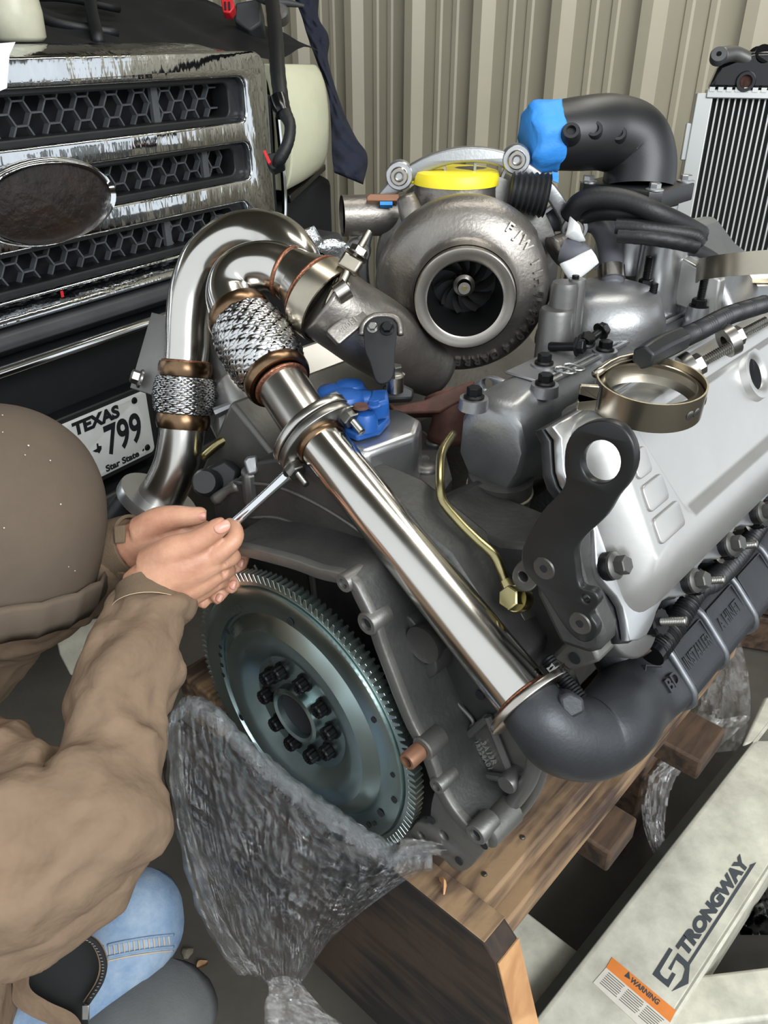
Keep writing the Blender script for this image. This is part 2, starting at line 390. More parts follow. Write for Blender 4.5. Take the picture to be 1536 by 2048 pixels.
# bolt library (built along +z, head top up, seat at z=0)
F0 = Fr((0, 0, 0), (1, 0, 0), (0, 1, 0))
def hex_vf(r, z0, z1): return lathe([(0, z0), (r, z0), (r, z1 - r * 0.12), (r * 0.88, z1), (0, z1)], F0, 6)
def bolt_vf(r, h, fl=1.35, shank=0.0, sr=0.55):
    parts = [lathe([(0, 0), (r * fl, 0), (r * fl, h * 0.18), (r * 1.02, h * 0.32), (0, h * 0.32)], F0, 20), hex_vf(r, h * 0.25, h)]
    if shank: parts.append(lathe([(0, -shank), (r * sr * 0.85, -shank), (r * sr, -shank + r * 0.2), (r * sr, 0), (0, 0)], F0, 14))
    return join(*parts)
LIB = {}
LIB['bolt_black'] = base_mesh('bolt_black', bolt_vf(0.0075, 0.011), 'bolt_black', 30)
LIB['bolt_steel'] = base_mesh('bolt_steel', bolt_vf(0.0075, 0.011), 'bolt_steel', 30)
LIB['bolt_brk'] = base_mesh('bolt_brk', bolt_vf(0.0075, 0.013, 1.45), 'bracket_steel', 30)
LIB['hole'] = base_mesh('hole', lathe([(0, 0), (0.005, 0), (0.005, 0.0008), (0, 0.0008)], F0, 16), 'dark_void')
LIB['screw'] = base_mesh('screw', lathe([(0, 0.004), (0.004, 0.004), (0.006, 0.001), (0.006, 0)], F0, 10), 'bolt_steel')
def thread_vf(r, h, pitch=0.0018):
    pr = [(0, 0)]; k = 0; z = 0
    while z < h: pr += [(r, z), (r * 0.84, z + pitch / 2)]; z += pitch
    return lathe(pr + [(0, h)], F0, 14)
LIB['stud'] = base_mesh('stud', thread_vf(0.0045, 0.028), 'bolt_black', 60)
LIB['stud_steel'] = base_mesh('stud_steel', thread_vf(0.0045, 0.028), 'bolt_steel', 60)
LIB['nut'] = base_mesh('nut', join(lathe([(0, 0), (0.0115, 0), (0.0115, 0.0015), (0, 0.0015)], F0, 20), hex_vf(0.0092, 0.001, 0.009)), 'bolt_steel', 30)
LIB['nut_black'] = base_mesh('nut_black', join(lathe([(0, 0), (0.0115, 0), (0.0115, 0.0015), (0, 0.0015)], F0, 20), hex_vf(0.0092, 0.001, 0.009)), 'bolt_black', 30)
LIB['csk'] = base_mesh('csk', lathe([(0.0030, 0.0003), (0.0034, 0.0012), (0.0095, 0.0012), (0.0102, 0.0004), (0.0105, 0)], F0, 24), 'bracket_steel', 30)
# ================================================================ the setting
mk('floor', box(WF, (-6, 6), (-4, 7), (-0.05, 0)), 'concrete')['kind'] = 'structure'
WD = V((0.737, -0.676, 0)).normalized(); WN = V((-WD.y, WD.x, 0)) * -1; W0 = V((0.117, 3.38, 0))
wf = Fr(W0, WD, UPZ)     # local (along, z, out)
if wf.z.dot(CAM - W0) < 0: wf = Fr(W0 , WD, UPZ, None)
sgn = 1 if wf.z.dot(CAM - W0) > 0 else -1
wb = mk('wall_back', box(wf, (-4.0, 1.76), (0, 3.2), (-0.12 * sgn, -0.05 * sgn)), 'wall_paint'); wb['kind'] = 'structure'
def sheet(k):
    a0 = k * 0.914 - 0.06; prof = []
    for j in range(3):
        x = a0 + j * 0.3048
        prof += [(x, 0), (x + 0.018, 0.0), (x + 0.034, 0.036), (x + 0.070, 0.036), (x + 0.100, 0.0), (x + 0.150, 0), (x + 0.156, 0.006), (x + 0.174, 0.006), (x + 0.180, 0),
                 (x + 0.222, 0), (x + 0.228, 0.006), (x + 0.246, 0.006), (x + 0.252, 0)]
    prof.append((a0 + 0.914, 0)); vs, fs = [], []
    for x, o in prof: vs += [wf.p(x, 0.0, o * sgn), wf.p(x, 3.2, o * sgn)]
    n = len(prof)
    for i in range(n - 1): fs.append((2 * i, 2 * i + 2, 2 * i + 3, 2 * i + 1))
    back = [wf.p(prof[0][0], 0, -0.05 * sgn), wf.p(prof[0][0], 3.2, -0.05 * sgn), wf.p(prof[-1][0], 0, -0.05 * sgn), wf.p(prof[-1][0], 3.2, -0.05 * sgn)]
    b = len(vs); vs += back; fs += [(b, b + 2, b + 3, b + 1)]
    return mk('wall_sheet', (vs, fs), 'wall_paint', wb, sm=None)
for k in range(-4, 2): sheet(k)
for k in range(-3, 6):
    for dz in (1.42, 0.75):
        inst('screw', LIB['screw'], wf.p(k * 0.3048 + 0.06 - 0.06 - 0.015, dz + 0.02 * (k % 2), 0.0), wf.z * sgn, wb)
LA = V((0.737, -0.676, 0)); LP = V((0.676, 0.737, 0))
lf = Fr(V((-3.1, 2.0, 0)), LP, UPZ)
wl = mk('wall_left', box(lf, (-1.5, 5), (0, 3.2), (-0.08, 0.0)), 'ceiling_paint'); wl['kind'] = 'structure'
cf = Fr(V((0, 0, 3.05)), LP, LA * -1)
ce = mk('ceiling', [V((-5, 0.15, 3.05)), V((5, 0.15, 3.05)), V((5, 7, 3.05)), V((-5, 7, 3.05)), V((-5, 0.15, 3.15)), V((5, 0.15, 3.15)), V((5, 7, 3.15)), V((-5, 7, 3.15))] and
        box(WF, (-5, 5), (0.15, 7), (3.05, 3.15)), 'ceiling_paint'); ce['kind'] = 'structure'

# ================================================================ the truck
truck = thing('pickup_truck', 'dark pickup truck with peeling chrome grille and honeycomb inserts parked by metal wall', 'truck', TL(-0.05, -0.3, 0))
GO = -0.05
SC0 = -0.06          # centre line of the truck
def sz(x, y, o=GO): return t2(x, y, o)
# openings in (s,z): right ends traced, left ends mirrored about the centre line
op = []
for (xr, yt, yb, xl, inset) in ((468, 152, 240, None, 0), (482, 285, 352, 200, 0), (482, 412, 470, None, 0)):
    s1, za = sz(xr, yt); _, zb = sz(xr, yb)
    op.append((s1, za, zb))
op = [(0.520, 1.264, 1.172), (0.522, 1.128, 1.046), (0.500, 0.998, 0.916)]
holes = []
for i, (s1, zt, zb) in enumerate(op):
    if i == 1:
        holes.append(rrect(SC0 + 0.10, zb, s1, zt, 0.022)); holes.append(rrect(2 * SC0 - s1, zb, SC0 - 0.10, zt, 0.022))
    else: holes.append(rrect(2 * SC0 - s1, zb, s1, zt, 0.022))
g0, g1 = 2 * SC0 - 0.600, 0.600
outer = rrect(g0, 0.885, g1, 1.315, 0.045)
gf = Fr(TL(0, GO, 0), TT, UPZ)
mk('grille_surround', plate([outer] + holes, gf, 0.03, 0.006), 'chrome_film', truck, sm=50, lab='chrome grille surround covered in wrinkled peeling film')
# rounded top of the grille, sweeping back
def gtop(a, b):
    s = g0 + 0.02 + (g1 - g0 - 0.04) * a; t = b * math.pi / 2
    fall = 0.030 * max(0, abs(s - SC0) - 0.5) / 0.2
    return TL(s, GO - 0.075 + 0.09 * math.cos(t) - 0.03 * b - fall, 1.303 + 0.030 * math.sin(t) - fall * 0.8)
mk('grille_cap', grid(gtop, 40, 8), 'chrome_film', truck, sm=180, lab='wrinkled chrome film on the rolled top edge')
def honey(s0, s1, z0, z1, o, dep, R=0.0242, t=0.0034):
    segs = {}; dx = 1.5 * R; dz = math.sqrt(3) * R
    k = 0; x = s0
    while x < s1 + R:
        z = z0 - (dz / 2 if k % 2 else 0)
        while z < z1 + dz:
            vv = [(x + R * math.cos(math.radians(60 * a)), z + R * math.sin(math.radians(60 * a))) for a in range(6)]
            for a in range(6):
                p, q = vv[a], vv[(a + 1) % 6]
                if min(p[0], q[0]) < s0 - 1e-4 or max(p[0], q[0]) > s1 + 1e-4: continue
                if (p[1] < z0 and q[1] < z0) or (p[1] > z1 and q[1] > z1): continue
                def cl(p, q):
                    if p[1] < z0: f = (z0 - q[1]) / (p[1] - q[1]); return (q[0] + (p[0] - q[0]) * f, z0)
                    if p[1] > z1: f = (z1 - q[1]) / (p[1] - q[1]); return (q[0] + (p[0] - q[0]) * f, z1)
                    return p
                p2, q2 = cl(p, q), cl(q, p)
                key = tuple(sorted((tuple(round(c, 3) for c in p2), tuple(round(c, 3) for c in q2)))); segs[key] = (p2, q2)
            z += dz
        x += dx; k += 1
    out = []
    for p, q in segs.values():
        d = V((q[0] - p[0], q[1] - p[1])); 
        if d.length < 1e-3: continue
        n = V((-d.y, d.x)).normalized() * t / 2
        c4 = [(p[0] + n.x, p[1] + n.y), (q[0] + n.x, q[1] + n.y), (q[0] - n.x, q[1] - n.y), (p[0] - n.x, p[1] - n.y)]
        out.append(([TL(a, o, b) for a, b in c4] + [TL(a, o - dep, b) for a, b in c4],
                    [(0, 1, 2, 3), (4, 7, 6, 5), (0, 4, 5, 1), (1, 5, 6, 2), (2, 6, 7, 3), (3, 7, 4, 0)]))
    return join(*out)
for i, (s1, zt, zb) in enumerate(op):
    rngs = [(2 * SC0 - s1, s1)] if i != 1 else [(SC0 + 0.06, s1), (2 * SC0 - s1, SC0 - 0.06)]
    for (sa, sb) in rngs:
        # recessed dark tray
        fo = Fr(TL(0, GO - 0.035, 0), TT, UPZ)
        mk('grille_bezel', plate([rrect(sa - 0.012, zb - 0.012, sb + 0.012, zt + 0.012, 0.026), rrect(sa + 0.030, zb + 0.012, sb - 0.034, zt - 0.012, 0.016)], fo, 0.055, 0.004), 'black_plastic', truck, sm=50)
        mk('honeycomb_mesh', honey(sa + 0.02, sb - 0.028, zb + 0.008, zt - 0.008, GO - 0.04, 0.014), 'mesh_grey', truck, sm=None)
        for sp in (sa + (sb - sa) * 0.80,):
            mk('grille_strut', box(Fr(TL(sp, GO - 0.040, (zt + zb) / 2), TT, UPZ), (-0.009, 0.009), (-(zt - zb) / 2, (zt - zb) / 2), (-0.004, 0.006)), 'mesh_grey', truck)
mk('grille_back', box(Fr(TL(0, GO - 0.10, 0), TT, UPZ), (g0 + 0.02, g1 - 0.02), (0.86, 1.29), (-0.01, 0.0)), 'dark_void', truck)
# oval badge: chrome ring and a peeled dark centre
bf = Fr(TL(SC0, GO + 0.028, 1.075), TT, UPZ)
mk('badge_backing', plate([circ(0, 0, 0.158, 48, 0.078)], Fr(TL(SC0, GO + 0.012, 1.075), TT, UPZ), 0.022, 0.006), 'chrome', truck, sm=50)
rv, rfc = lathe([(0.92, 0.006), (0.965, 0.013), (1.0, 0.006), (1.0, -0.008), (0.92, -0.008)], F0, 56, closed=True)
mk('badge_ring', ([bf.p(p.x * 0.150, p.y * 0.072, p.z) for p in rv], rfc), 'chrome', truck)
mk('badge_face', [[bf.p(0.139 * r * math.cos(a), 0.0665 * r * math.sin(a), 0.006 * (1 - r * r)) for r in (1, 0.66, 0.33, 0.02) for a in [2 * math.pi * k / 40 for k in range(40)]],
   [(i * 40 + k, i * 40 + (k + 1) % 40, (i + 1) * 40 + (k + 1) % 40, (i + 1) * 40 + k) for i in range(3) for k in range(40)] + [tuple(120 + k for k in range(40))]], 'emblem_dark', truck, sm=180, lab='dark oval badge with flaking surface')
# bumper and valance bars: profiles in (o,z) swept along the truck width
def bar(prof, name, mat, s0=-0.95, s1=0.80, bev=0.006, lab=None):
    return mk(name, prism([TL(s0, o, z) for o, z in prof], TT * (s1 - s0)), mat, truck, bev=bev, lab=lab)
bar([(-0.05, 0.912), (-0.005, 0.910), (0.016, 0.898), (0.016, 0.886), (-0.05, 0.880)], 'grille_lip', 'chrome_film', g0 + 0.01, g1 - 0.05)
bar([(-0.06, 0.880), (0.020, 0.878), (0.030, 0.858), (0.024, 0.848), (-0.06, 0.842)], 'valance_bar', 'grey_plastic')
bar([(-0.10, 0.846), (-0.01, 0.842), (-0.01, 0.832), (-0.10, 0.832)], 'valance_gap', 'matte_black', bev=0.002)
bar([(-0.06, 0.836), (0.048, 0.832), (0.056, 0.822), (0.052, 0.812), (-0.06, 0.806)], 'bumper_edge', 'chrome', lab='bright chrome upper edge of the bumper')
bar([(-0.14, 0.81), (-0.045, 0.81), (-0.045, 0.43), (-0.14, 0.43)], 'bumper_recess', 'matte_black')
bar([(-0.06, 0.47), (0.02, 0.47), (0.03, 0.45), (0.0, 0.36), (-0.06, 0.36)], 'bumper_lower', 'black_plastic')
# licence plate
pf = Fr(TL(-0.0825, 0.0, 0.584), TT, UPZ)
pl = mk('license_plate', plate([rrect(-0.1525, -0.076, 0.1525, 0.076, 0.012), circ(0.118, 0.062, 0.0035, 10), circ(0.120, -0.062, 0.0035, 10)], pf, 0.0016, 0.0003), 'plate_white', truck, sm=30, lab='white TEXAS license plate reading 799')
mk('plate_bracket', box(pf, (-0.17, 0.17), (-0.09, 0.088), (-0.045, -0.002)), 'black_plastic', truck, bev=0.004)
def ptxt(s, size, x, y, bold=0.0008, sx=1.0): mk('plate_lettering', text_vf(s, size, Fr(pf.p(x, y, 0.0010), TT, UPZ), 0.0005, bold, sx=sx), 'plate_ink', pl, sm=None)
ptxt('TEXAS', 0.038, 0.012, 0.053, 0.0020, 1.08)
ptxt('799', 0.096, 0.074, -0.005, 0.0022, 0.72)
ptxt('Star State', 0.021, 0.058, -0.064, 0.0008, 1.15)
star = [(0.002, 0.011), (0.006, 0.011), (0.006, 0.004), (0.013, 0.002), (0.012, -0.005), (0.004, -0.013), (0.0, -0.008), (-0.004, -0.007), (-0.011, -0.001), (0.001, 0.0)]
mk('plate_emblem', plate([star], Fr(pf.p(-0.002, -0.008, 0.001), TT, UPZ), 0.001), 'plate_ink', pl, sm=None)
for sx in (0.118, 0.060): mk('plate_bolt', lathe([(0, 0.003), (0.006, 0.003), (0.008, 0), (0.008, -0.003)], Fr(pf.p(0.118 if sx > 0.1 else 0.132, 0.062 if sx > 0.1 else -0.060, 0.001), TT, UPZ), 14), 'bolt_black', truck)
# pillar beside the grille, dark groove and chrome trim
mk('grille_groove', box(Fr(TL(0.625, GO - 0.03, 0), TT, UPZ), (-0.018, 0.035), (0.90, 1.22), (-0.03, 0.0)), 'black_plastic', truck, bev=0.004)
mk('trim_strip', tube([TL(0.668, GO - 0.02, 1.22), TL(0.672, GO - 0.015, 1.06), TL(0.670, GO - 0.015, 0.95), TL(0.645, GO - 0.01, 0.905), TL(0.58, GO, 0.895)], 0.007, 8, 4), 'chrome', truck)
# headlight: wraps round the corner
def hl(a, b):
    s = 0.690 + 0.255 * a; z0_ = 0.990 + 0.040 * a; z1_ = 1.285 - 0.008 * a - 0.05 * max(0, a - 0.75) ** 2 * 16
    z = z0_ + (z1_ - z0_) * b
    o_ = -0.060 - 0.055 * a ** 2.4 - 0.05 * max(0, a - 0.8) * 5 * 0.5 + 0.016 * math.sin(math.pi * b) - 0.02 * (2 * b - 1) ** 6
    return TL(s, o_, z)
def hl_full():
    nu, nv = 18, 14; v1, f1 = grid(hl, nu, nv); c = TL(0.83, -0.22, 1.13); n = len(v1)
    v2 = [p + (V((p.x, p.y, p.z)) * 0) - TN * 0.06 for p in v1]
    fs = list(f1) + [tuple(i + n for i in f[::-1]) for f in f1]
    ring = [i * (nv + 1) for i in range(nu + 1)] + [nu * (nv + 1) + j for j in range(1, nv + 1)] + [i * (nv + 1) + nv for i in range(nu - 1, -1, -1)] + [j for j in range(nv - 1, 0, -1)]
    for k in range(len(ring)): a, b = ring[k], ring[(k + 1) % len(ring)]; fs.append((a, b, b + n, a + n))
    return v1 + v2, fs
mk('headlight', hl_full(), 'lens_haze', truck, sm=60, bev=0.004, lab='hazy yellowed headlight lens')
mk('headlight_reflector', box(Fr(TL(0.80, -0.145, 1.06), TT, UPZ), (-0.03, 0.03), (-0.02, 0.02), (-0.01, 0.01)), 'amber', truck, bev=0.004)
mk('headlight_trim', prism([TL(0.69, -0.06, 0.982), TL(0.955, -0.14, 1.024), TL(0.955, -0.14, 1.008), TL(0.69, -0.06, 0.962)], TN * -0.05), 'black_gloss', truck, bev=0.003)
# fender below and behind the headlight
fen = [(0.60, 0.30), (0.60, 0.93), (0.70, 0.955), (0.93, 1.00), (0.985, 0.98), (0.99, 0.30)]
mk('fender', prism([TL(s, -0.10 - 0.04 * max(0, (s - 0.6) / 0.39), z) for s, z in fen], TN * -0.55), 'matte_black', truck, bev=0.02)
mk('fender_side', box(Fr(TL(0, 0, 0), TT, UPZ), (0.955, 0.99), (0.35, 1.25), (-0.95, -0.22)), 'matte_black', truck, bev=0.012)
mk('fender_top', prism([TL(0.70, -0.16, 1.27), TL(0.955, -0.24, 1.24), TL(0.97, -0.9, 1.28), TL(0.70, -0.9, 1.30)], UPZ * -0.5), 'matte_black', truck, bev=0.015)
mk('radiator_support', box(Fr(TL(0, -0.28, 0), TT, UPZ), (-0.8, 0.68), (0.5, 1.30), (-0.5, 0.10)), 'matte_black', truck, bev=0.02)
def bay(a, b):
    s = -0.75 + 1.74 * a; o_ = -0.16 - 0.65 * b
    return TL(s, o_, 1.305 + 0.20 * b + 0.022 * mnoise.noise(V((s * 9, o_ * 9, 0))) + 0.03 * b * mnoise.noise(V((s * 4, o_ * 4, 3))))
mk('engine_bay_cover', grid(bay, 60, 30), 'matte_black', truck, sm=180, lab='black crumpled covering over the open engine bay')
def cable(name, pts, r, mat='hose_black', n=6, parent=truck): return mk(name, tube(pts, r, 10, n), mat, parent, sm=180)
cable('cable', [TL(0.0, -0.25, 1.34), TL(0.15, -0.33, 1.40), TL(0.28, -0.36, 1.37), TL(0.40, -0.3, 1.35)], 0.012)
cable('cable', [TL(-0.1, -0.35, 1.39), TL(0.1, -0.4, 1.40), TL(0.33, -0.42, 1.42), TL(0.5, -0.4, 1.40)], 0.009)
cable('cable', [TL(0.30, -0.25, 1.33), TL(0.38, -0.35, 1.42), TL(0.5, -0.42, 1.46)], 0.014)
# reservoir bottle hanging over the grille
rf = Fr(TL(0.075, -0.21, 1.335), (1, 0, 0), (0, 1, 0))
rb = mk('reservoir_bottle', lathe([(0, 0), (0.044, 0.0), (0.052, 0.008), (0.053, 0.05), (0.050, 0.075), (0.048, 0.13), (0.040, 0.15), (0, 0.15)], rf, 28), 'bottle_plastic', truck, sm=60, lab='milky plastic reservoir bottle')
mk('hose_clip', tube([TL(-0.06, -0.16, 1.335), TL(-0.045, -0.15, 1.365), TL(-0.01, -0.16, 1.36), TL(0.0, -0.17, 1.335)], 0.006, 8, 5), 'grey_plastic', truck)
mk('tape_strip', prism([TP(-20, 190, GO + 0.018), TP(13, 176, GO + 0.018), TP(18, 110, GO + 0.018), TP(30, 84, GO + 0.018), TP(-20, 88, GO + 0.018)], TN * 0.0015), 'white_tape', truck)
# wiring loom running down past the headlight
lm = mk('wiring_loom', tube([W(528, -60, 2.20), W(542, -10, 1.98), W(551, 70, 1.80), W(556, 150, 1.73), W(566, 215, 1.71), W(580, 250, 1.70), W(576, 285, 1.70), W(560, 318, 1.71), W(552, 330, 1.72)],
   [0.017, 0.017, 0.017, 0.017, 0.0155, 0.0125, 0.0125, 0.0135, 0.010], 14, 8, fn=lambda t, a: 1 + 0.03 * math.sin(t * 160)), 'hose_black', truck, sm=60, lab='black taped wiring loom')
mk('loom_tape', tube([W(556, 195, 1.712), W(562, 215, 1.71), W(567, 228, 1.708)], [0.019, 0.020, 0.018], 14, 3), 'black_gloss', lm)
mk('loom_clip', prism([W(526, 302, 1.70), W(531, 300, 1.70), W(542, 324, 1.70), W(537, 328, 1.70)], CF * 0.008), 'red_plastic', lm)
mk('loom_plug', prism([W(530, 308, 1.715), W(566, 300, 1.715), W(568, 330, 1.715), W(545, 340, 1.715), W(534, 330, 1.715)], CF * 0.03), 'black_plastic', lm, bev=0.003)
rc = mk('red_connector', prism([W(441, -2, 2.05), W(466, -2, 2.05), W(469, 14, 2.05), W(460, 26, 2.05), W(446, 24, 2.05)], CF * 0.03), 'red_plastic', truck, bev=0.003, lab='red electrical connector')
for dx in (0, 8): mk('terminal', prism([W(448 + dx, 4, 2.048), W(452 + dx, 4, 2.048), W(453 + dx, 20, 2.048), W(449 + dx, 20, 2.048)], CF * -0.002), 'black_plastic', rc)
mk('lever_arm', tube([W(515, -8, 2.05), W(545, 4, 2.05), W(575, 6, 2.05), W(608, 12, 2.05)], [0.012, 0.012, 0.009, 0.004], 10, 4), 'grey_plastic', truck)
mk('pivot_boss', lathe([(0, 0.02), (0.016, 0.02), (0.022, 0.014), (0.022, -0.02)], Fr(W(560, 28, 2.06), CR, CU), 16), 'silver_paint_dark', truck)
mk('bracket_block', prism([W(470, 5, 2.10), W(520, -5, 2.10), W(524, 45, 2.10), W(500, 62, 2.10), W(468, 40, 2.10)], CF * 0.08), 'grey_plastic', truck, bev=0.006)
for k in range(4): inst('paint_mark', base_mesh('paint_mark', box(F0, (-0.003, 0.003), (-0.006, 0.006), (0, 0.001)), 'red_plastic'), [TP(97, 435, GO + 0.017), TP(124, 588, 0.024), TP(98, 434, GO + 0.017), TP(126, 590, 0.026)][k], TN, truck) if k < 2 else None
# quilted blanket thrown over the fender
Lq = [(575, -40), (600, 20), (612, 60), (630, 110), (655, 180), (662, 250), (664, 310), (668, 340)]
Rq = [(640, -40), (636, 30), (657, 72), (656, 120), (684, 215), (712, 275), (735, 312), (726, 364)]
Lc = catmull([p + (0,) for p in Lq], 8); Rc = catmull([p + (0,) for p in Rq], 8)
def q_top(a, b):
    k = a * (len(Lc) - 1); i = min(int(k), len(Lc) - 2); f = k - i; l = Lc[i] * (1 - f) + Lc[i + 1] * f; r = Rc[i] * (1 - f) + Rc[i + 1] * f
    p = l * (1 - b) + r * b
    zz = 2.40 - 0.20 * a + 0.05 * b - 0.035 * math.sin(math.pi * b) + 0.010 * math.sin(a * 52) * math.sin(b * 11) + 0.02 * mnoise.noise(V((a * 6, b * 3, 1)))
    return W(p[0], p[1], zz)
qv, qf = grid(q_top, 60, 18); n = len(qv); nv_ = 19
q2 = [p + CF * 0.018 for p in qv]; ring = [i * nv_ for i in range(61)] + [60 * nv_ + j for j in range(1, nv_)] + [i * nv_ + 18 for i in range(59, -1, -1)] + [j for j in range(17, 0, -1)]
qfs = list(qf) + [tuple(i + n for i in f[::-1]) for f in qf] + [(ring[k], ring[(k + 1) % len(ring)], ring[(k + 1) % len(ring)] + n, ring[k] + n) for k in range(len(ring))]
bk = mk('quilted_blanket', (qv + q2, qfs), 'navy_quilt', None, sm=180)
tag(bk, 'dark navy quilted blanket draped over the truck fender behind the headlight', 'blanket')
# ================================================================ the engine
eng = thing('diesel_engine', 'silver and grey V8 diesel engine resting on a wooden cradle', 'engine', EL(0.35, 0.0, -0.25))
def eb(name, v, u, w, mat, bev=0.006, par=eng, **k): return mk(name, box(EF, v, u, w), mat, par, bev=bev, **k)
def ebolt(me, p, ax, sc=1.0, par=eng, name='bolt', spin=0.3): return inst(name, LIB[me], p, ax, par, sc, spin)
# crankcase: V section swept along the crank axis
sec = [(-0.17, -0.12), (-0.12, -0.235), (0.12, -0.235), (0.17, -0.12), (0.19, 0.02), (0.25, 0.12), (0.12, 0.24), (0.0, 0.20), (-0.12, 0.24), (-0.25, 0.12), (-0.19, 0.02)]
mk('engine_block', prism([EL(0.105, v, w) for v, w in sec], EA * 0.60), 'block_grey', eng, bev=0.012)
# ---- rear cover: bell wall, flange lip, webs
u0 = 0.0
lip_px = [(452, 1088), (480, 1094), (530, 1106), (590, 1122), (640, 1140), (685, 1150), (708, 1165), (722, 1190), (738, 1222), (752, 1252), (764, 1290), (785, 1345), (806, 1400), (828, 1452), (850, 1492), (866, 1530), (880, 1570), (905, 1615), (935, 1650), (958, 1668)]
lip = [e2(x, y, u0) for x, y in lip_px]
def offs(pl, d):
    out = []
    for i, p in enumerate(pl):
        a = V(pl[max(0, i - 1)]); b = V(pl[min(len(pl) - 1, i + 1)]); t = (b - a).normalized(); out.append((p[0] + t.y * d, p[1] - t.x * d))
    return out
o1 = offs(lip, -0.004); i1 = offs(lip, 0.010)
fl_o = catmull([q + (0,) for q in o1], 4); fl_i = catmull([q + (0,) for q in i1], 4)
mk('bell_flange', plate([[(p[0], p[1]) for p in fl_o] + [(p[0], p[1]) for p in fl_i[::-1]]], fr_u(0.004), 0.014, 0.002), 'block_grey_light', eng, sm=50, lab='machined flange lip round the flywheel')
# skirt from lip back to the block
sk = [EL(0.006, p[0], p[1]) for p in fl_o]; sk2 = [EL(0.11, p[0] * 1.02, p[1] * 1.02 + 0.004) for p in fl_o]
si = [EL(0.006, p[0], p[1]) for p in fl_i]; si2 = [EL(0.11, p[0], p[1]) for p in fl_i]
n = len(sk); vs = sk + sk2 + si2 + si
fs = [(k * n + i, k * n + i + 1, ((k + 1) % 4) * n + i + 1, ((k + 1) % 4) * n + i) for k in range(4) for i in range(n - 1)] + [(0, n, 2 * n, 3 * n), (n - 1, 4 * n - 1, 3 * n - 1, 2 * n - 1)]
mk('bell_skirt', (vs, fs), 'block_grey', eng, sm=60)
for (x, y, r) in ((695, 1162, 0.010), (741, 1243, 0.0125), (852, 1492, 0.013), (880, 1566, 0.009), (958, 1662, 0.012)):
    p = EU(x, y, 0.0)
    mk('flange_boss', lathe([(0.0, -0.02), (r, -0.02), (r, 0.005), (r * 0.9, 0.0065), (r * 0.55, 0.0065), (r * 0.5, 0.002), (0, 0.002)], Fr(p, EB, UPZ), 20), 'block_grey_light', eng)
    ebolt('hole', p + EA * -0.0022, -EA, r * 0.9 / 0.009 * 0.85, name='bolt_hole')
mk('dowel_sleeve', lathe([(0.006, 0.0), (0.0095, 0.0), (0.0095, 0.028), (0.0085, 0.030), (0.006, 0.030), (0.006, 0.0)], Fr(EU(852, 1490, 0.004), EB, UPZ), 20), 'copper_tag', eng)
bw = [(-0.22, 0.02), (-0.19, 0.13), (-0.10, 0.215)] + [(p[0] * 0.99, p[1] * 0.99) for p in lip[2:]] + [(0.20, -0.10), (0.05, -0.19), (-0.12, -0.17), (-0.21, -0.08)]
mk('bell_wall', plate([bw], fr_u(0.085), 0.03, 0.003), 'block_grey', eng, sm=50, lab='dark rear cover behind the flywheel')
for (x0, y0, x1, y1, t) in ((612, 1030, 632, 1225, 0.004), (508, 1130, 528, 1170, 0.003), (740, 1330, 715, 1280, 0.004)):
    mk('casting_web', tube([EU(x0, y0, 0.066), EU(x1, y1, 0.066)], t, 8, 1), 'block_grey_light', eng)
# upper rear housing (dark slope with arcs, seal stamp)
uh_px = [(425, 1010), (470, 960), (505, 925), (575, 915), (660, 950), (770, 1000), (900, 1110), (985, 1240), (1035, 1330), (1010, 1420), (930, 1470), (870, 1500), (828, 1452), (785, 1345), (752, 1252), (708, 1165), (640, 1140), (530, 1106), (440, 1085)]
mk('rear_housing', prism([EU(x, y, 0.062) for x, y in uh_px], EA * 0.06), 'block_grey', eng, bev=0.004)
for pts in ([(470, 965), (560, 975), (680, 1035), (800, 1130), (850, 1215)], [(500, 1035), (570, 1040), (680, 1100), (770, 1190)]):
    mk('casting_arc', tube([EU(x, y, 0.0615) for x, y in pts], 0.0022, 8, 6), 'block_grey_light', eng, sm=180)
sf = Fr(EU(580, 1067, 0.060), EB, UPZ)
st = mk('casting_seal', lathe([(0, 0.0), (0.010, 0.0), (0.0105, 0.0012), (0.0115, 0.0012), (0.012, 0.0)], sf, 28), 'block_grey_light', eng)
for k in range(8): mk('seal_dot', lathe([(0, 0.0015), (0.0014, 0.001), (0.0018, 0)], Fr(sf.p(0.0065 * math.cos(k * 0.785), 0.0065 * math.sin(k * 0.785)), EB, UPZ), 8), 'block_grey_light', st)
# starter opening on the right of the bell
so = [(795, 1235), (825, 1218), (850, 1240), (880, 1290), (890, 1330), (870, 1345), (838, 1330), (812, 1290)]
mk('starter_pad', plate([rounded([e2(x, y, 0.05) for x, y in so], 4), circ(*e2(852, 1285, 0.05), 0.0175, 24)], fr_u(0.05), 0.028, 0.002), 'block_grey', eng, sm=50)
mk('starter_bore', lathe([(0.0165, 0.004), (0.0205, 0.006), (0.0205, 0.0), (0.0165, -0.01), (0.0165, -0.03), (0, -0.03)], Fr(EU(852, 1285, 0.034), EB, UPZ), 28), 'cast_iron_dark', eng)
mk('starter_void', lathe([(0, 0), (0.0164, 0)], Fr(EU(852, 1285, 0.046), EB, UPZ), 24), 'dark_void', eng)
for pts in ([(762, 1200), (800, 1242), (838, 1330), (900, 1440), (925, 1480)], [(875, 1350), (905, 1395), (945, 1440), (942, 1455)]):
    mk('casting_arc', tube([EU(x, y, 0.058) for x, y in pts], 0.0024, 8, 6), 'block_grey_light', eng, sm=180)
ebolt('hole', EU(795, 1412, 0.066), -EA, 2.6, name='bolt_hole'); ebolt('hole', EU(960, 1390, 0.060), -EA, 1.1, name='bolt_hole')
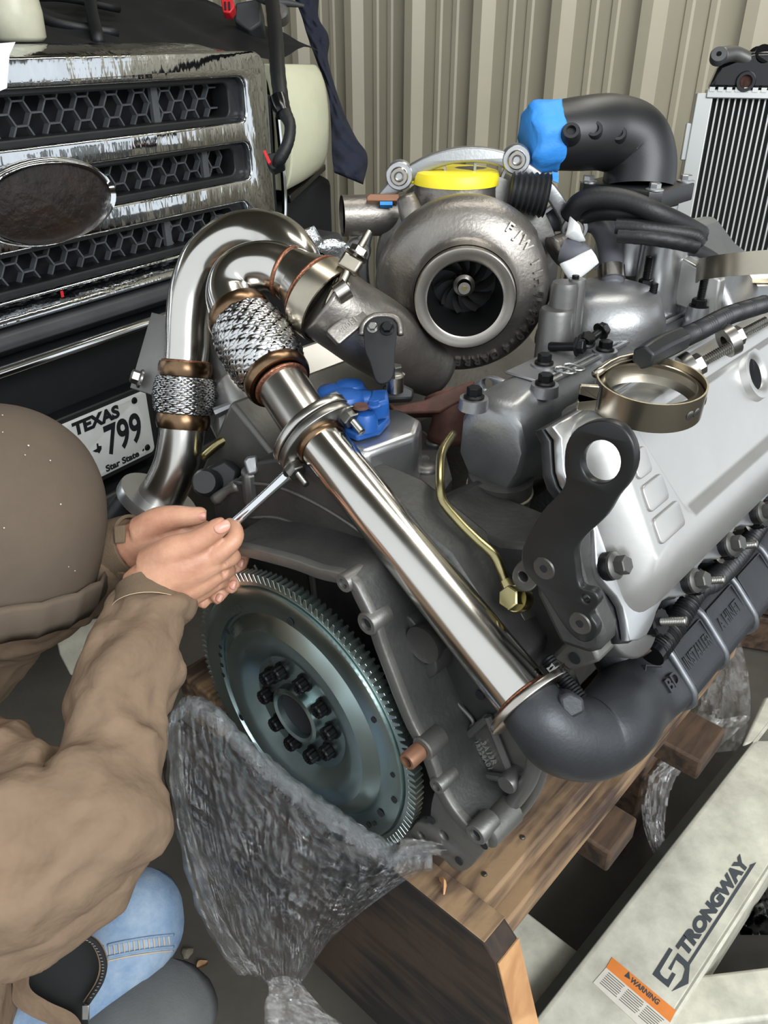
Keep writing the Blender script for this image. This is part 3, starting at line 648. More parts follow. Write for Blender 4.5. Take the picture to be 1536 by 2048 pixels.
# lower right: bed plate web with casting numbers and curved edge
lw = [(880, 1500), (930, 1470), (1000, 1420), (1040, 1435), (1068, 1500), (1066, 1545), (1030, 1600), (985, 1640), (960, 1668), (915, 1600)]
mk('bedplate_web', prism([EU(x, y, 0.060) for x, y in lw], EA * 0.10), 'block_grey_light', eng, bev=0.003)
mk('bedplate_rim', tube([EU(x, y, 0.050) for x, y in [(1030, 1420), (1058, 1465), (1070, 1510), (1060, 1555), (1030, 1600), (992, 1635)]], 0.0085, 10, 6), 'silver_paint_dark', eng, sm=180)
mk('bedplate_rim', tube([EU(x, y, 0.070) for x, y in [(1045, 1415), (1075, 1470), (1085, 1520), (1070, 1575), (1035, 1625), (1000, 1652)]], 0.0075, 10, 6), 'silver_paint_dark', eng, sm=180)
for (x0, y0, x1, y1) in ((975, 1432, 1025, 1556), (960, 1548, 1022, 1558), (925, 1480, 975, 1436)):
    mk('bedplate_rib', tube([EU(x0, y0, 0.055), EU(x1, y1, 0.055)], 0.0045, 8, 1), 'silver_paint_dark', eng)
mk('bedplate_boss', lathe([(0.003, 0.012), (0.0095, 0.012), (0.0105, 0.010), (0.0105, -0.01), (0.003, -0.01)], Fr(EU(1025, 1557, 0.050), EB, UPZ), 20), 'silver_paint_dark', eng)
tdir = (EU(985, 1540, 0.055) - EU(952, 1482, 0.055)).normalized()
for s_, (x, y), sz_ in (('3A13R', (978, 1505), 0.010), ('18324A01', (966, 1510), 0.0085)):
    mk('casting_number', text_vf(s_, sz_, Fr(EU(x, y, 0.0585), tdir, EA.cross(tdir) * -1 if False else tdir.cross(EA)), 0.0012, 0.0002), 'silver_paint', eng, sm=None)
# tail of the flange with lugs
tl = [(880, 1570), (905, 1600), (935, 1640), (965, 1665), (978, 1690), (962, 1712), (938, 1735), (915, 1735), (890, 1712), (850, 1690), (826, 1665), (838, 1640), (862, 1640), (868, 1600)]
mk('flange_tail', plate([rounded([e2(x, y, 0.006) for x, y in tl], 3), circ(*e2(893, 1665, 0.006), 0.006, 16), circ(*e2(848, 1665, 0.006), 0.0042, 14)], fr_u(0.008), 0.014, 0.002), 'block_grey_light', eng, sm=50)
mk('tail_boss', lathe([(0, -0.03), (0.017, -0.03), (0.015, 0.012), (0.012, 0.014), (0, 0.014)], Fr(EU(985, 1655, 0.02), EB, UPZ), 20), 'block_grey_light', eng)
for x, y in ((918, 1722), (862, 1640), (968, 1690)): ebolt('hole', EU(x, y, -0.0002), -EA, 1.0, name='bolt_hole')
# ---- top deck in the valley
dk = [(478, 935), (560, 890), (640, 850), (760, 845), (850, 858), (892, 900), (905, 950), (868, 1000), (806, 1040), (725, 990), (640, 955), (560, 930), (490, 950)]
mk('valley_deck', prism([EW(x, y, 0.262) for x, y in dk], UPZ * -0.05), 'silver_paint_dark', eng, bev=0.006)
for (x, y, r) in ((852, 938, 0.017), (815, 985, 0.020), (870, 885, 0.014), (700, 960, 0.016)):
    mk('deck_dome', lathe([(r, -0.002), (r * 0.8, r * 0.28), (r * 0.4, r * 0.42), (0, r * 0.46)], Fr(EW(x, y, 0.262), EB, EA), 20), 'silver_paint_dark', eng, sm=180)
for x, y in ((782, 938), (803, 1010)): ebolt('bolt_steel', EW(x, y, 0.268), UPZ, 0.8)
# silver pedestal and blue pump cover behind the pipe
pd = [(655, 880), (730, 905), (835, 868), (845, 838), (800, 815), (700, 815), (650, 850)]
pt = [EW(x, y, 0.325) for x, y in pd]
mk('silver_pedestal', prism(pt, UPZ * -0.068, 1.04), 'aluminium_bright', eng, bev=0.008, seg=3, lab='bright silver cast housing under the blue cover')
bc = mk('pump_cover', prism([EW(x, y, 0.327) for x, y in [(640, 850), (715, 885), (760, 872), (780, 850), (775, 815), (700, 800), (645, 815)]], UPZ * 0.010), 'blue_paint', eng, bev=0.003, lab='blue painted oil pump cover')
for (x, y, h, r, w_) in ((668, 798, 0.02, 0.022, 0.338), (700, 790, 0.022, 0.020, 0.338), (724, 815, 0.022, 0.022, 0.338), (755, 815, 0.016, 0.013, 0.338), (730, 845, 0.018, 0.014, 0.338), (690, 825, 0.03, 0.024, 0.338)):
    mk('cover_lobe', lathe([(r * 1.05, -0.002), (r, h * 0.5), (r * 0.78, h * 0.9), (r * 0.3, h), (0, h)], Fr(EW(x, y + 8, w_), EB, EA), 20), 'blue_paint', bc, sm=50)
mk('cover_block', prism([EW(x, y, 0.338) for x, y in [(735, 850), (778, 838), (775, 812), (740, 815)]], UPZ * 0.022), 'blue_paint', bc, bev=0.004)
inst('cover_bolt', base_mesh('cover_bolt', bolt_vf(0.006, 0.008), 'blue_paint', 30), EW(748, 812, 0.361), UPZ, bc)
mk('cover_plug', lathe([(0, 0.003), (0.0075, 0.003), (0.009, 0)], Fr(EW(722, 815, 0.361), EB, EA), 16), 'rust', bc)
# ---- passenger intake manifold (bright long casting)
im = [(0.072, 0.300), (0.074, 0.352), (0.084, 0.372), (0.100, 0.380), (0.135, 0.380), (0.150, 0.366), (0.160, 0.335), (0.155, 0.300), (0.142, 0.268), (0.088, 0.268)]
def loft(secs):
    n = len(secs[0]); vs = [p for s in secs for p in s]
    fs = [(i * n + k, i * n + (k + 1) % n, (i + 1) * n + (k + 1) % n, (i + 1) * n + k) for i in range(len(secs) - 1) for k in range(n)]
    return vs, fs + [tuple(range(n))[::-1], tuple((len(secs) - 1) * n + k for k in range(n))]
cy = 0.116; cw = 0.315
def imsec(u, k=1.0, kw=1.0): return [EL(u, cy + (v - cy) * k, cw + (w - cw) * kw) for v, w in im]
mk('intake_manifold', loft([imsec(0.196, 0.80, 0.55), imsec(0.199, 0.94, 0.80), imsec(0.212, 1, 0.93), imsec(0.235, 1, 1), imsec(0.42, 1, 1), imsec(0.74, 1, 1)]), 'aluminium_cast', eng, sm=50, bev=0.004, lab='cast aluminium intake runner')
mk('manifold_rail', prism([EL(0.40, 0.150, 0.37), EL(0.40, 0.162, 0.372), EL(0.40, 0.190, 0.33), EL(0.40, 0.186, 0.30), EL(0.40, 0.150, 0.30)], EA * 0.5), 'silver_paint', eng, bev=0.004)
mk('top_ridge', tube([EL(0.25, 0.137, 0.381), EL(0.5, 0.137, 0.381), EL(0.74, 0.137, 0.381)], 0.0028, 8, 1), 'aluminium_bright', eng)
mk('top_pad', prism([EL(0.26, 0.085, 0.380), EL(0.26, 0.130, 0.380), EL(0.60, 0.130, 0.380), EL(0.60, 0.085, 0.380)], UPZ * 0.003), 'aluminium_cast', eng, bev=0.0015)
# spigot and neck under its end
nf_ = fr_axis(EL(0.222, 0.116, 0.262), UPZ)
mk('intake_spigot', lathe([(0.0, -0.075), (0.036, -0.075), (0.038, -0.03), (0.040, 0.0), (0.041, 0.02), (0, 0.02)], nf_, 28, fn=lambda a, i: 1 + 0.12 * math.cos(2 * a)), 'block_grey_light', eng, sm=50)
mk('seal_ring', lathe([(0.0405, 0.000), (0.0425, 0.002), (0.0405, 0.004)], nf_, 28, closed=True, fn=lambda a, i: 1 + 0.12 * math.cos(2 * a)), 'gasket_cream', eng, sm=180)
ebolt('bolt_steel', EU(932, 1000, 0.19), (-EA + UPZ * 0.5 + EB * 0.2), 1.15)
for (x, y) in ((948, 795), (1090, 768), (1088, 727), (1210, 700), (1310, 643)):
    p = EW(x, y, 0.385); mk('bolt_boss', lathe([(0, -0.012), (0.0155, -0.012), (0.0145, 0), (0, 0)], Fr(p, EB, EA), 18), 'aluminium_cast', eng)
    ebolt('bolt_black', p, UPZ, 1.05)
for x, y in ((1130, 742), (1148, 736)):
    mk('casting_loop', lathe([(0.0085, 0), (0.0098, 0.0022), (0.011, 0)], Fr(EW(x, y, 0.384), EB, EA), 20, closed=True, fn=lambda a, i: 1 + 0.25 * math.cos(2 * a)), 'aluminium_bright', eng, sm=180)
mk('lift_lug', plate([rounded([e2(x, y, 0.27) for x, y in [(945, 780), (960, 760), (985, 752), (1015, 765), (1010, 785), (970, 795)]], 3), circ(*e2(978, 768, 0.27), 0.008, 16)], fr_u(0.27), 0.008, 0.001), 'aluminium_cast', eng)
# stud bolts standing behind (dark) and small tubes
for (x, y, w_, me, sc) in ((1290, 550, 0.42, 'nut_black', 1.0), (1303, 500, 0.43, 'nut_black', 1.0), (1299, 605, 0.40, 'nut_black', 1.0), (1398, 590, 0.40, 'nut_black', 1.1)):
    p = EW(x, y + 22, w_); mk('stud_base', lathe([(0, -0.03), (0.0165, -0.03), (0.0135, 0.0), (0, 0.0)], Fr(p, EB, EA), 18), 'aluminium_cast', eng)
    ebolt(me, p, UPZ, sc, name='nut'); ebolt('stud', p + UPZ * 0.006, UPZ, 1.15, name='stud')
mk('bleed_fitting', lathe([(0, 0), (0.012, 0), (0.012, 0.008), (0.006, 0.011), (0.0055, 0.03), (0.007, 0.034), (0.007, 0.04), (0, 0.042)], Fr(EW(1260, 645, 0.385), EB, EA), 14), 'aluminium_bright', eng)
for (x, y, r, h) in ((1125, 615, 0.018, 0.06), (1150, 600, 0.012, 0.05), (1110, 650, 0.022, 0.04)):
    mk('valley_post', lathe([(0, -0.08), (r, -0.08), (r * 0.9, h * 0.4), (r * 0.8, h * 0.5), (0, h * 0.5)], Fr(W(x, y, 0.95), EB, EA), 16), 'silver_paint_dark', eng)
ebolt('stud', W(1146, 598, 0.95), UPZ, 1.0, name='stud'); ebolt('bolt_black', W(1146, 590, 0.945), UPZ, 0.8)
# upper front casting: coolant elbow housing and timing cover
mk('coolant_housing', lathe([(0.075, -0.10), (0.075, -0.02), (0.062, 0.012), (0.03, 0.022), (0, 0.023)], Fr(W(1215, 600, 1.02), EB, EA), 32), 'aluminium_cast', eng, sm=60, lab='domed silver coolant housing')
fc = [(1180, 640), (1230, 520), (1265, 470), (1345, 460), (1390, 520), (1440, 560), (1480, 640), (1400, 690)]
mk('front_cover', prism([EU(x, y, 0.60) for x, y in fc], EA * 0.14), 'aluminium_cast', eng, bev=0.01)
mk('front_column', lathe([(0, -0.12), (0.034, -0.12), (0.030, 0.02), (0.030, 0.04), (0, 0.04)], Fr(W(1325, 530, 1.06), EB, EA), 24), 'aluminium_bright', eng)
mk('front_rib', prism([EU(x, y, 0.585) for x, y in [(1345, 505), (1440, 560), (1430, 640), (1350, 610)]], EA * 0.02), 'silver_paint', eng, bev=0.003)
mk('coolant_tube', tube([W(1090, 440, 1.06), W(1130, 438, 1.06), W(1180, 440, 1.05), W(1205, 455, 1.045), W(1220, 495, 1.035), W(1222, 545, 1.025), W(1223, 575, 1.02)], 0.0155, 16, 6), 'hose_grey', eng, sm=180)
mk('tube_clip', tube([W(1222, 535, 1.023), W(1223, 560, 1.02)], 0.0172, 16, 1), 'machined', eng)
# ---- passenger valve cover
VQ = EU(1310, 1112, 0.12); ve = (EB * -0.496 + UPZ * 0.868).normalized(); VF = Fr(VQ, EA, ve)
def vp(x, y, h=0.0):
    p = hit(x, y, VQ + VF.z * h, VF.z) - VQ; return (p.dot(VF.x), p.dot(VF.y))
LX, LY, HF = 0.60, 0.118, -0.036
def rr3(x0, y0, x1, y1, r, h): return [VF.p(a, b, h) for a, b in rrect(x0, y0, x1, y1, r, 6)]
def slant(x0a, x0b, y0, y1, x1, r, h):
    lp = rrect(0, y0, 1, y1, r, 6); out = []
    for a, b in rrect(0.0, y0, x1, y1, r, 6):
        f = (b - y0) / (y1 - y0); x0 = x0a + (x0b - x0a) * f; out.append(VF.p(x0 + a * (x1 - x0) / x1, b, h))
    return out
secs = [rr3(-0.020, -0.056, LX, LY + 0.012, 0.03, HF), rr3(-0.016, -0.050, LX - 0.004, LY + 0.010, 0.03, HF * 0.6), rr3(-0.007, -0.034, LX - 0.006, LY + 0.006, 0.026, -0.009), rr3(0.002, -0.018, LX - 0.01, LY, 0.022, 0.0),
        slant(0.076, 0.036, 0.002, 0.106, LX - 0.03, 0.012, 0.0), slant(0.086, 0.046, 0.011, 0.098, LX - 0.038, 0.010, -0.010)]
mk('valve_cover', loft(secs), 'silver_paint', eng, sm=60, bev=0.003, seg=3, lab='silver painted valve cover with recessed panel')
for k in range(3):
    y0 = 0.004 + 0.030 * k; xr = 0.066 - 0.38 * (y0 + 0.012)
    mk('cover_pad', plate([rrect(0.012, y0, xr, y0 + 0.024, 0.005)], Fr(VF.p(0, 0, 0.0008), VF.x, VF.y), 0.003, 0.001), 'silver_paint', eng, sm=50)
def flange_loop(e):
    out = []
    for k in range(49): x = -0.030 + (LX + 0.030) * k / 48; out.append((x, -0.066 - e - 0.007 * math.cos((x + 0.005) / 0.085 * 2 * math.pi)))
    for k in range(9): y = -0.06 + (LY + 0.07) * k / 8; out.append((LX, y))
    for k in range(21): x = LX - (LX + 0.030) * k / 20; out.append((x, LY + 0.016))
    for k in range(1, 16): y = LY + 0.016 - (LY + 0.076) * k / 16; out.append((-0.030 - e - 0.008 * math.cos((y - 0.005) / 0.085 * 2 * math.pi), y))
    return out
mk('cover_flange', plate([flange_loop(0.0)], Fr(VF.p(0, 0, HF), VF.x, VF.y), 0.009, 0.0015), 'aluminium_bright', eng, sm=50)
mk('cover_gasket', plate([flange_loop(0.003)], Fr(VF.p(0, 0, HF - 0.011), VF.x, VF.y), 0.010, 0.002), 'black_plastic', eng, sm=50)
mk('cylinder_head', prism([VF.p(x, y, HF - 0.017) for x, y in [(0.03, -0.072), (LX, -0.072), (LX, LY + 0.010), (0.09, LY + 0.010)]], VF.z * -0.055), 'block_grey_light', eng, bev=0.006)
for (x, y) in [(-0.026, 0.005)] + [(0.085 + 0.085 * k, -0.062) for k in range(5)]:
    mk('bolt_sleeve', lathe([(0, 0), (0.0125, 0), (0.0125, 0.006), (0.010, 0.009), (0, 0.009)], Fr(VF.p(x, y, HF + 0.004), VF.x, VF.y), 18), 'bolt_black', eng)
    ebolt('bolt_brk', VF.p(x, y, HF + 0.012), VF.z, 1.1)
fi = lathe([(0.016, 0.0), (0.019, 0.006), (0.027, 0.007), (0.030, 0.0)], Fr(VF.p(0.303, 0.078, -0.010), VF.x, VF.y), 28, closed=True)
mk('filler_neck', fi, 'silver_paint', eng, sm=60); mk('filler_bore', lathe([(0, 0.001), (0.017, 0.001)], Fr(VF.p(0.303, 0.078, -0.009), VF.x, VF.y), 24), 'dark_void', eng)
# glow plug / head studs along the lower edge with harness
for k, x in enumerate((0.035, 0.122, 0.207, 0.292, 0.377)):
    p = VF.p(x + 0.006, -0.082, HF - 0.026)
    mk('stud_washer', lathe([(0, 0), (0.017, 0), (0.017, 0.004), (0.012, 0.006), (0.012, 0.010), (0, 0.010)], Fr(p, VF.x, VF.y), 20), 'machined', eng)
    mk('stud_nut', lathe([(0, 0.008), (0.0135, 0.008), (0.0135, 0.018), (0.012, 0.020), (0, 0.020)], Fr(p, VF.x, VF.y), 24, fn=lambda a, i: 1 + 0.05 * math.cos(12 * a)), 'bolt_black', eng, sm=30)
    ebolt('stud_steel', p + VF.z * 0.018, VF.z, 0.95, name='head_stud')
hy = [(0.055, -0.120, -0.070), (0.095, -0.112, -0.065), (0.14, -0.098, -0.056), (0.19, -0.108, -0.062), (0.26, -0.108, -0.062), (0.32, -0.098, -0.056), (0.38, -0.108, -0.06), (0.48, -0.106, -0.06)]
mk('injector_harness', tube([VF.p(*q) for q in hy], [0.013, 0.012, 0.0095, 0.0115, 0.011, 0.009, 0.0115, 0.010], 14, 60, fn=lambda t, a: 1 + 0.09 * math.sin(t * 560)), 'hose_black', eng, sm=60, lab='black corrugated wiring harness')
mk('harness_socket', lathe([(0.008, 0.0), (0.013, 0.0), (0.013, -0.02), (0, -0.02)], fr_axis(VF.p(0.048, -0.1215, -0.0708), (VF.p(*hy[0]) - VF.p(*hy[1]))), 18), 'black_gloss', eng)
# rear corner of the head: boss with large stud, lugs
mk('head_boss', lathe([(0, -0.06), (0.030, -0.06), (0.029, 0.0), (0.026, 0.003), (0, 0.003)], Fr(EU(1265, 1255, 0.14), (EB * 0.5 + EA * -0.2), UPZ, (EB * 0.75 + UPZ * 0.5 - EA * 0.25)), 28), 'silver_paint_dark', eng, sm=50)
lug = [(1030, 1135), (1050, 1118), (1072, 1140), (1078, 1165), (1060, 1182), (1040, 1178), (1026, 1158)]
mk('head_lug', plate([rounded([e2(x, y, 0.062) for x, y in lug], 4), circ(*e2(1048, 1152, 0.062), 0.0048, 16)], fr_u(0.070), 0.02, 0.0015), 'bracket_steel', eng, sm=50)
hr = [(1062, 1108), (1100, 1048), (1148, 1060), (1156, 1125), (1172, 1185), (1190, 1232), (1206, 1268), (1205, 1295), (1195, 1305), (1180, 1310), (1120, 1290), (1072, 1190)]
mk('head_rear', prism([EU(x, y, 0.066) for x, y in hr], EA * 0.028), 'block_grey', eng, bev=0.006)
mk('head_foot', prism([EU(x, y, 0.085) for x, y in [(1100, 1315), (1130, 1285), (1185, 1288), (1200, 1325), (1140, 1345)]], EA * 0.06), 'block_grey_light', eng, bev=0.004)
ebolt('hole', EU(1150, 1316, 0.0845), -EA, 1.2, name='bolt_hole')
# back face of the block up to the head
bk_px = [(868, 1010), (925, 1050), (1000, 1085), (1060, 1090), (1100, 1200), (1160, 1320), (1080, 1400), (1000, 1300), (905, 1150), (800, 1040)]
mk('block_rear', prism([EU(x, y, 0.115) for x, y in bk_px], EA * 0.08), 'block_grey', eng, bev=0.006)
mk('casting_rib', tube([EU(900, 1052, 0.112), EU(975, 1140, 0.112)], [0.006, 0.008], 10, 2), 'block_grey_light', eng)
mk('plug_boss', lathe([(0, -0.01), (0.021, -0.01), (0.020, 0.006), (0.016, 0.010), (0, 0.010)], Fr(EU(1025, 1235, 0.105), EB, UPZ), 24), 'block_grey_light', eng)
# zinc-plated oil line with banjo bolt
ol = mk('oil_line', tube([EU(x, y, u) for x, y, u in [(905, 868, 0.18), (884, 905, 0.14), (880, 960, 0.11), (886, 1002, 0.098), (920, 1045, 0.094), (955, 1080, 0.092), (988, 1110, 0.090), (1003, 1140, 0.087), (1012, 1165, 0.085)]], 0.0048, 12, 8), 'brass_zinc', eng, sm=180, lab='yellow zinc-plated oil line')
mk('line_ferrule', tube([EU(1010, 1160, 0.085), EU(1024, 1186, 0.082)], [0.0055, 0.0075], 12, 1), 'brass_zinc', ol)
inst('banjo_bolt', base_mesh('banjo_bolt', join(lathe([(0, -0.012), (0.0125, -0.012), (0.0135, -0.004), (0.0125, 0.0), (0, 0.0)], F0, 20), hex_vf(0.0115, 0.0, 0.012)), 'brass_zinc', 30), EU(1030, 1197, 0.075), (-EA * 0.8 + UPZ * 0.45 + EB * -0.15), ol)
# ---- black lifting bracket
br = [(1134, 925), (1138, 885), (1160, 853), (1203, 838), (1245, 848), (1270, 880), (1276, 922), (1262, 962), (1238, 992), (1215, 1030), (1175, 1068), (1157, 1095), (1158, 1125), (1165, 1168), (1192, 1178), (1203, 1200), (1186, 1224), (1200, 1250), (1194, 1272), (1172, 1280), (1145, 1262), (1118, 1225), (1090, 1180), (1056, 1140), (1048, 1108), (1056, 1078), (1088, 1022), (1122, 985), (1136, 960)]
bo = rounded([e2(x, y, 0.055) for x, y in br], 3)
hole = [e2(1207 + 39 * math.cos(a), 920 + 43 * math.sin(a), 0.055) for a in [2 * math.pi * k / 28 for k in range(28)]]
lb = mk('lift_bracket', plate([bo, hole, circ(*e2(1177, 1193, 0.055), 0.004, 14)], fr_u(0.055), 0.009, 0.0015), 'bracket_black', eng, sm=50, lab='black steel lifting bracket with round eye')
for x, y in ((1088, 1137), (1160, 1247)):
    inst('flush_screw', LIB['csk'], EU(x, y, 0.0505), -EA, lb); inst('socket', LIB['hole'], EU(x, y, 0.0495), -EA, lb, 0.65)
# driver side head and cover (mostly hidden behind the pipes)
VQ2 = EL(0.14, -0.33, 0.24); ve2 = (EB * 0.55 + UPZ * 0.83).normalized(); VF2 = Fr(VQ2, EA, ve2); s2 = 1 if VF2.z.dot(UPZ) > 0 else -1
mk('valve_cover', prism([VF2.p(x, y, 0) for x, y in rrect(0, 0, 0.55, 0.10, 0.02)], VF2.z * s2 * -0.055, 1.04), 'silver_paint', eng, bev=0.006)
mk('cylinder_head', prism([VF2.p(x, y, -0.056 * s2) for x, y in [(-0.03, -0.04), (0.55, -0.04), (0.55, 0.12), (-0.03, 0.12)]], VF2.z * s2 * -0.14), 'block_grey_light', eng, bev=0.006)
# castings glimpsed between the two flex joints
mk('oil_drain_tube', tube([W(415, 640, 1.10), W(440, 720, 1.09), W(470, 790, 1.08)], [0.014, 0.022, 0.026], 16, 4), 'silver_paint_dark', eng, sm=180)
mk('side_casting', prism([W(x, y, 1.06) for x, y in [(425, 830), (470, 800), (500, 780), (530, 800), (545, 850), (480, 880), (430, 880)]], CF * 0.06), 'silver_paint_dark', eng, bev=0.008)
mk('side_rib', tube([W(430, 825, 1.05), W(475, 805, 1.05), W(500, 855, 1.05)], 0.007, 8, 1), 'aluminium_cast', eng)
mk('side_bracket', plate([[(-0.03, -0.05), (0.0, 0.055), (0.02, 0.05), (0.032, 0.01), (0.0, -0.06)]], Fr(W(305, 705, 1.12), CR, CU, -CF), 0.012, 0.002), 'silver_paint_dark', eng)
inst('bolt', LIB['bolt_steel'], W(283, 758, 1.10), (CU * 0.3 - CR - CF * 0.5), eng, 1.3)
mk('sensor_body', prism([W(x, y, 1.02) for x, y in [(408, 935), (450, 915), (480, 940), (470, 985), (420, 990)]], CF * 0.07), 'black_plastic', eng, bev=0.006)
mk('sensor_cap', lathe([(0, 0.01), (0.014, 0.01), (0.018, 0.0), (0.018, -0.03)], Fr(W(412, 965, 1.0), CR, CU, -CF), 20), 'black_plastic', eng)
mk('deck_lug', prism([W(x, y, 0.93) for x, y in [(486, 922), (494, 912), (514, 910), (516, 945), (496, 952)]], CF * 0.02), 'aluminium_cast', eng, bev=0.003)
mk('dipstick_tube', tube([W(405, 915, 1.06), W(450, 880, 1.05), W(510, 865, 1.04), W(545, 852, 1.03)], 0.006, 10, 5), 'brass_zinc', eng, sm=180)
mk('drain_elbow', tube([W(430, 1000, 1.0), W(455, 980, 0.99), W(478, 970, 0.98)], [0.008, 0.006, 0.009], 10, 4), 'block_grey_light', eng, sm=180)
# fuel rail connector and clips on the valve cover edge
wl_ = [(1285, 716, 0.74), (1320, 696, 0.77), (1360, 678, 0.79), (1400, 660, 0.82), (1450, 634, 0.86), (1490, 620, 0.89), (1530, 608, 0.92)]
hp = [V(VF.p(*vp(x, y, 0.008), 0.008)) for x, y, z in wl_]
mk('sensor_connector', tube([hp[0], hp[1], hp[2]], [0.011, 0.0125, 0.012], 6, 2, hint=VF.z), 'black_plastic', eng, sm=30, bev=0.002)
mk('corrugated_conduit', tube(hp[2:], [0.0088] * 5, 14, 70, fn=lambda t, a: 1 + 0.12 * math.sin(t * 300)), 'black_plastic', eng, sm=60)
for (x, y, dx, dy) in ((1380, 738, 50, -28), (1460, 680, 50, -26)):
    p = VF.p(*vp(x, y, 0.012), 0.012); d = (VF.p(*vp(x + dx, y + dy, 0.03), 0.03) - p).normalized()
    mk('clip_base', lathe([(0.007, -0.006), (0.016, -0.006), (0.016, 0.004), (0.007, 0.004)], fr_axis(p, d), 18, closed=True), 'bolt_steel', eng, sm=30)
    inst('nut', LIB['nut'], p + d * 0.003, d, eng, 1.1); inst('stud', LIB['stud_steel'], p + d * 0.01, d, eng, 1.1)

# ================================================================ flywheel
fly = thing('flywheel', 'large zinc-plated steel flywheel with toothed ring gear bolted to the engine', 'flywheel', EL(0.01, 0, -0.185))
FF = Fr(E0, EB, UPZ)     # z toward the rear
R = 0.185
prof = [(0.030, -0.012), (0.030, 0.004), (0.034, 0.006), (0.038, 0.004), (0.039, -0.006), (0.076, -0.006), (0.079, -0.004), (0.092, 0.006), (0.102, 0.009), (0.118, 0.0095), (0.128, 0.004), (0.136, -0.001), (0.139, -0.001), (0.141, 0.0035), (0.165, 0.0045), (0.169, 0.003), (0.170, -0.004), (0.173, -0.005), (0.173, -0.02), (0.030, -0.02)]
mk('flywheel_disc', lathe(prof, FF, 96, closed=True), 'zinc', fly, sm=28)
NT = 132; pts = []
for k in range(NT):
    a = 2 * math.pi * k / NT; da = 2 * math.pi / NT
    for f, r in ((-0.40, 0.1765), (-0.18, R + 0.0015), (0.12, R + 0.0015), (0.36, 0.1765)): pts.append((r * math.cos(a + da * f), r * math.sin(a + da * f)))
m_ = len(pts)
inner = [(0.172 * math.cos(2 * math.pi * k / 96), 0.172 * math.sin(2 * math.pi * k / 96)) for k in range(96)]
mk('ring_gear', plate([pts, inner], Fr(FF.p(0, 0, -0.008), FF.x, FF.y), 0.014, 0.0005), 'zinc_teeth', fly, sm=20, lab='toothed starter ring gear')
LIB['flybolt'] = base_mesh('flybolt', join(lathe([(0, 0), (0.0105, 0), (0.0105, 0.002), (0, 0.002)], F0, 20), lathe([(0, 0.001), (0.0082, 0.001), (0.0082, 0.011), (0.0072, 0.0125), (0.0045, 0.0125), (0.0040, 0.009), (0, 0.009)], F0, 24, fn=lambda a, i: 1 + 0.06 * math.cos(12 * a))), 'bolt_black', 30)
for k in range(10):
    a = 2 * math.pi * (k + 0.15 + (0.12 if k % 3 == 0 else 0)) / 10
    inst('flywheel_bolt', LIB['flybolt'], FF.p(0.057 * math.cos(a), 0.057 * math.sin(a), -0.006), FF.z, fly, 1.1)
mk('crank_bore', lathe([(0.0, -0.013), (0.012, -0.013), (0.013, -0.011), (0.029, -0.012), (0.0299, -0.004)], FF, 32), 'dark_void', fly)
mk('dowel_pin', lathe([(0, 0.004), (0.003, 0.004), (0.0035, 0.003), (0.0035, -0.006)], Fr(FF.p(-0.037, -0.012, -0.004), FF.x, FF.y), 12), 'machined', fly)
for (x, y, sc) in ((456, 1262, 1.0), (580, 1243, 1.1), (441, 1294, .7), (441, 1310, .8), (444, 1330, .75), (447, 1350, .75), (483, 1435, 1.0), (761, 1626, 1.1), (737, 1650, .8), (748, 1647, .7), (788, 1600, .9), (747, 1440, .8), (785, 1550, .7)):
    inst('drilled_hole', LIB['hole'], EU(x, y, -0.0050), -EA, fly, sc * 0.9)

# ================================================================ exhaust pipes
exh = thing('exhaust_up_pipe', 'polished stainless exhaust pipe assembly with braided flex joints and copper-coloured welds', 'exhaust pipe', W(1052, 1398, 0.705))
PB = W(1052, 1398, 0.705); PT = W(632, 872, 0.868); dP = (PT - PB).normalized()
mk('long_pipe', tube([PB, PB + (PT - PB) * 0.5, PT + dP * 0.02], 0.0268, 40, 1), 'stainless', exh, sm=60, lab='long mirror-polished straight pipe')
def collar(p, d, r, w, name='weld_collar', mat='heat_tint'):
    return mk(name, lathe([(r * 0.86, -w / 2), (r, -w / 2), (r * 1.05, -w * 0.2), (r * 1.05, w * 0.2), (r, w / 2), (r * 0.86, w / 2)], fr_axis(p, d), 40, closed=True), mat, exh, sm=50)
def weldbead(p, d, r, w=0.005):
    return mk('weld_bead', lathe([(r * 0.9, -w / 2), (r * 1.035, -w / 3), (r * 1.05, 0), (r * 1.035, w / 3), (r * 0.9, w / 2)], fr_axis(p, d), 72, closed=True, fn=lambda a, i: 1 + 0.010 * math.sin(a * 36)), 'weld', exh, sm=180)
def oval_flange(p, d, xdir, rx_, ry_, t, mat, name='flange'):
    f = Fr(p, xdir, V(d).cross(V(xdir)), d)
    lp = []
    for k in range(40):
        a = 2 * math.pi * k / 40; lp.append((rx_ * math.copysign(abs(math.cos(a)) ** 1.25, math.cos(a)), ry_ * math.copysign(abs(math.sin(a)) ** 0.9, math.sin(a))))
    return f, mk(name, plate([lp], f, t, 0.0012), mat, exh, sm=50)
fx = (W(665, 815, 0.87) - W(560, 890, 0.885)); fx = (fx - dP * fx.dot(dP)).normalized()
f1, _ = oval_flange(PT - dP * 0.004, dP, fx, 0.050, 0.036, 0.010, 'bolt_steel', 'pipe_flange')
f2, _ = oval_flange(PT + dP * 0.0075, dP, fx, 0.051, 0.037, 0.010, 'stainless_brushed', 'pipe_flange')
collar(PT - dP * 0.012, dP, 0.0280, 0.010, 'tinted_band')
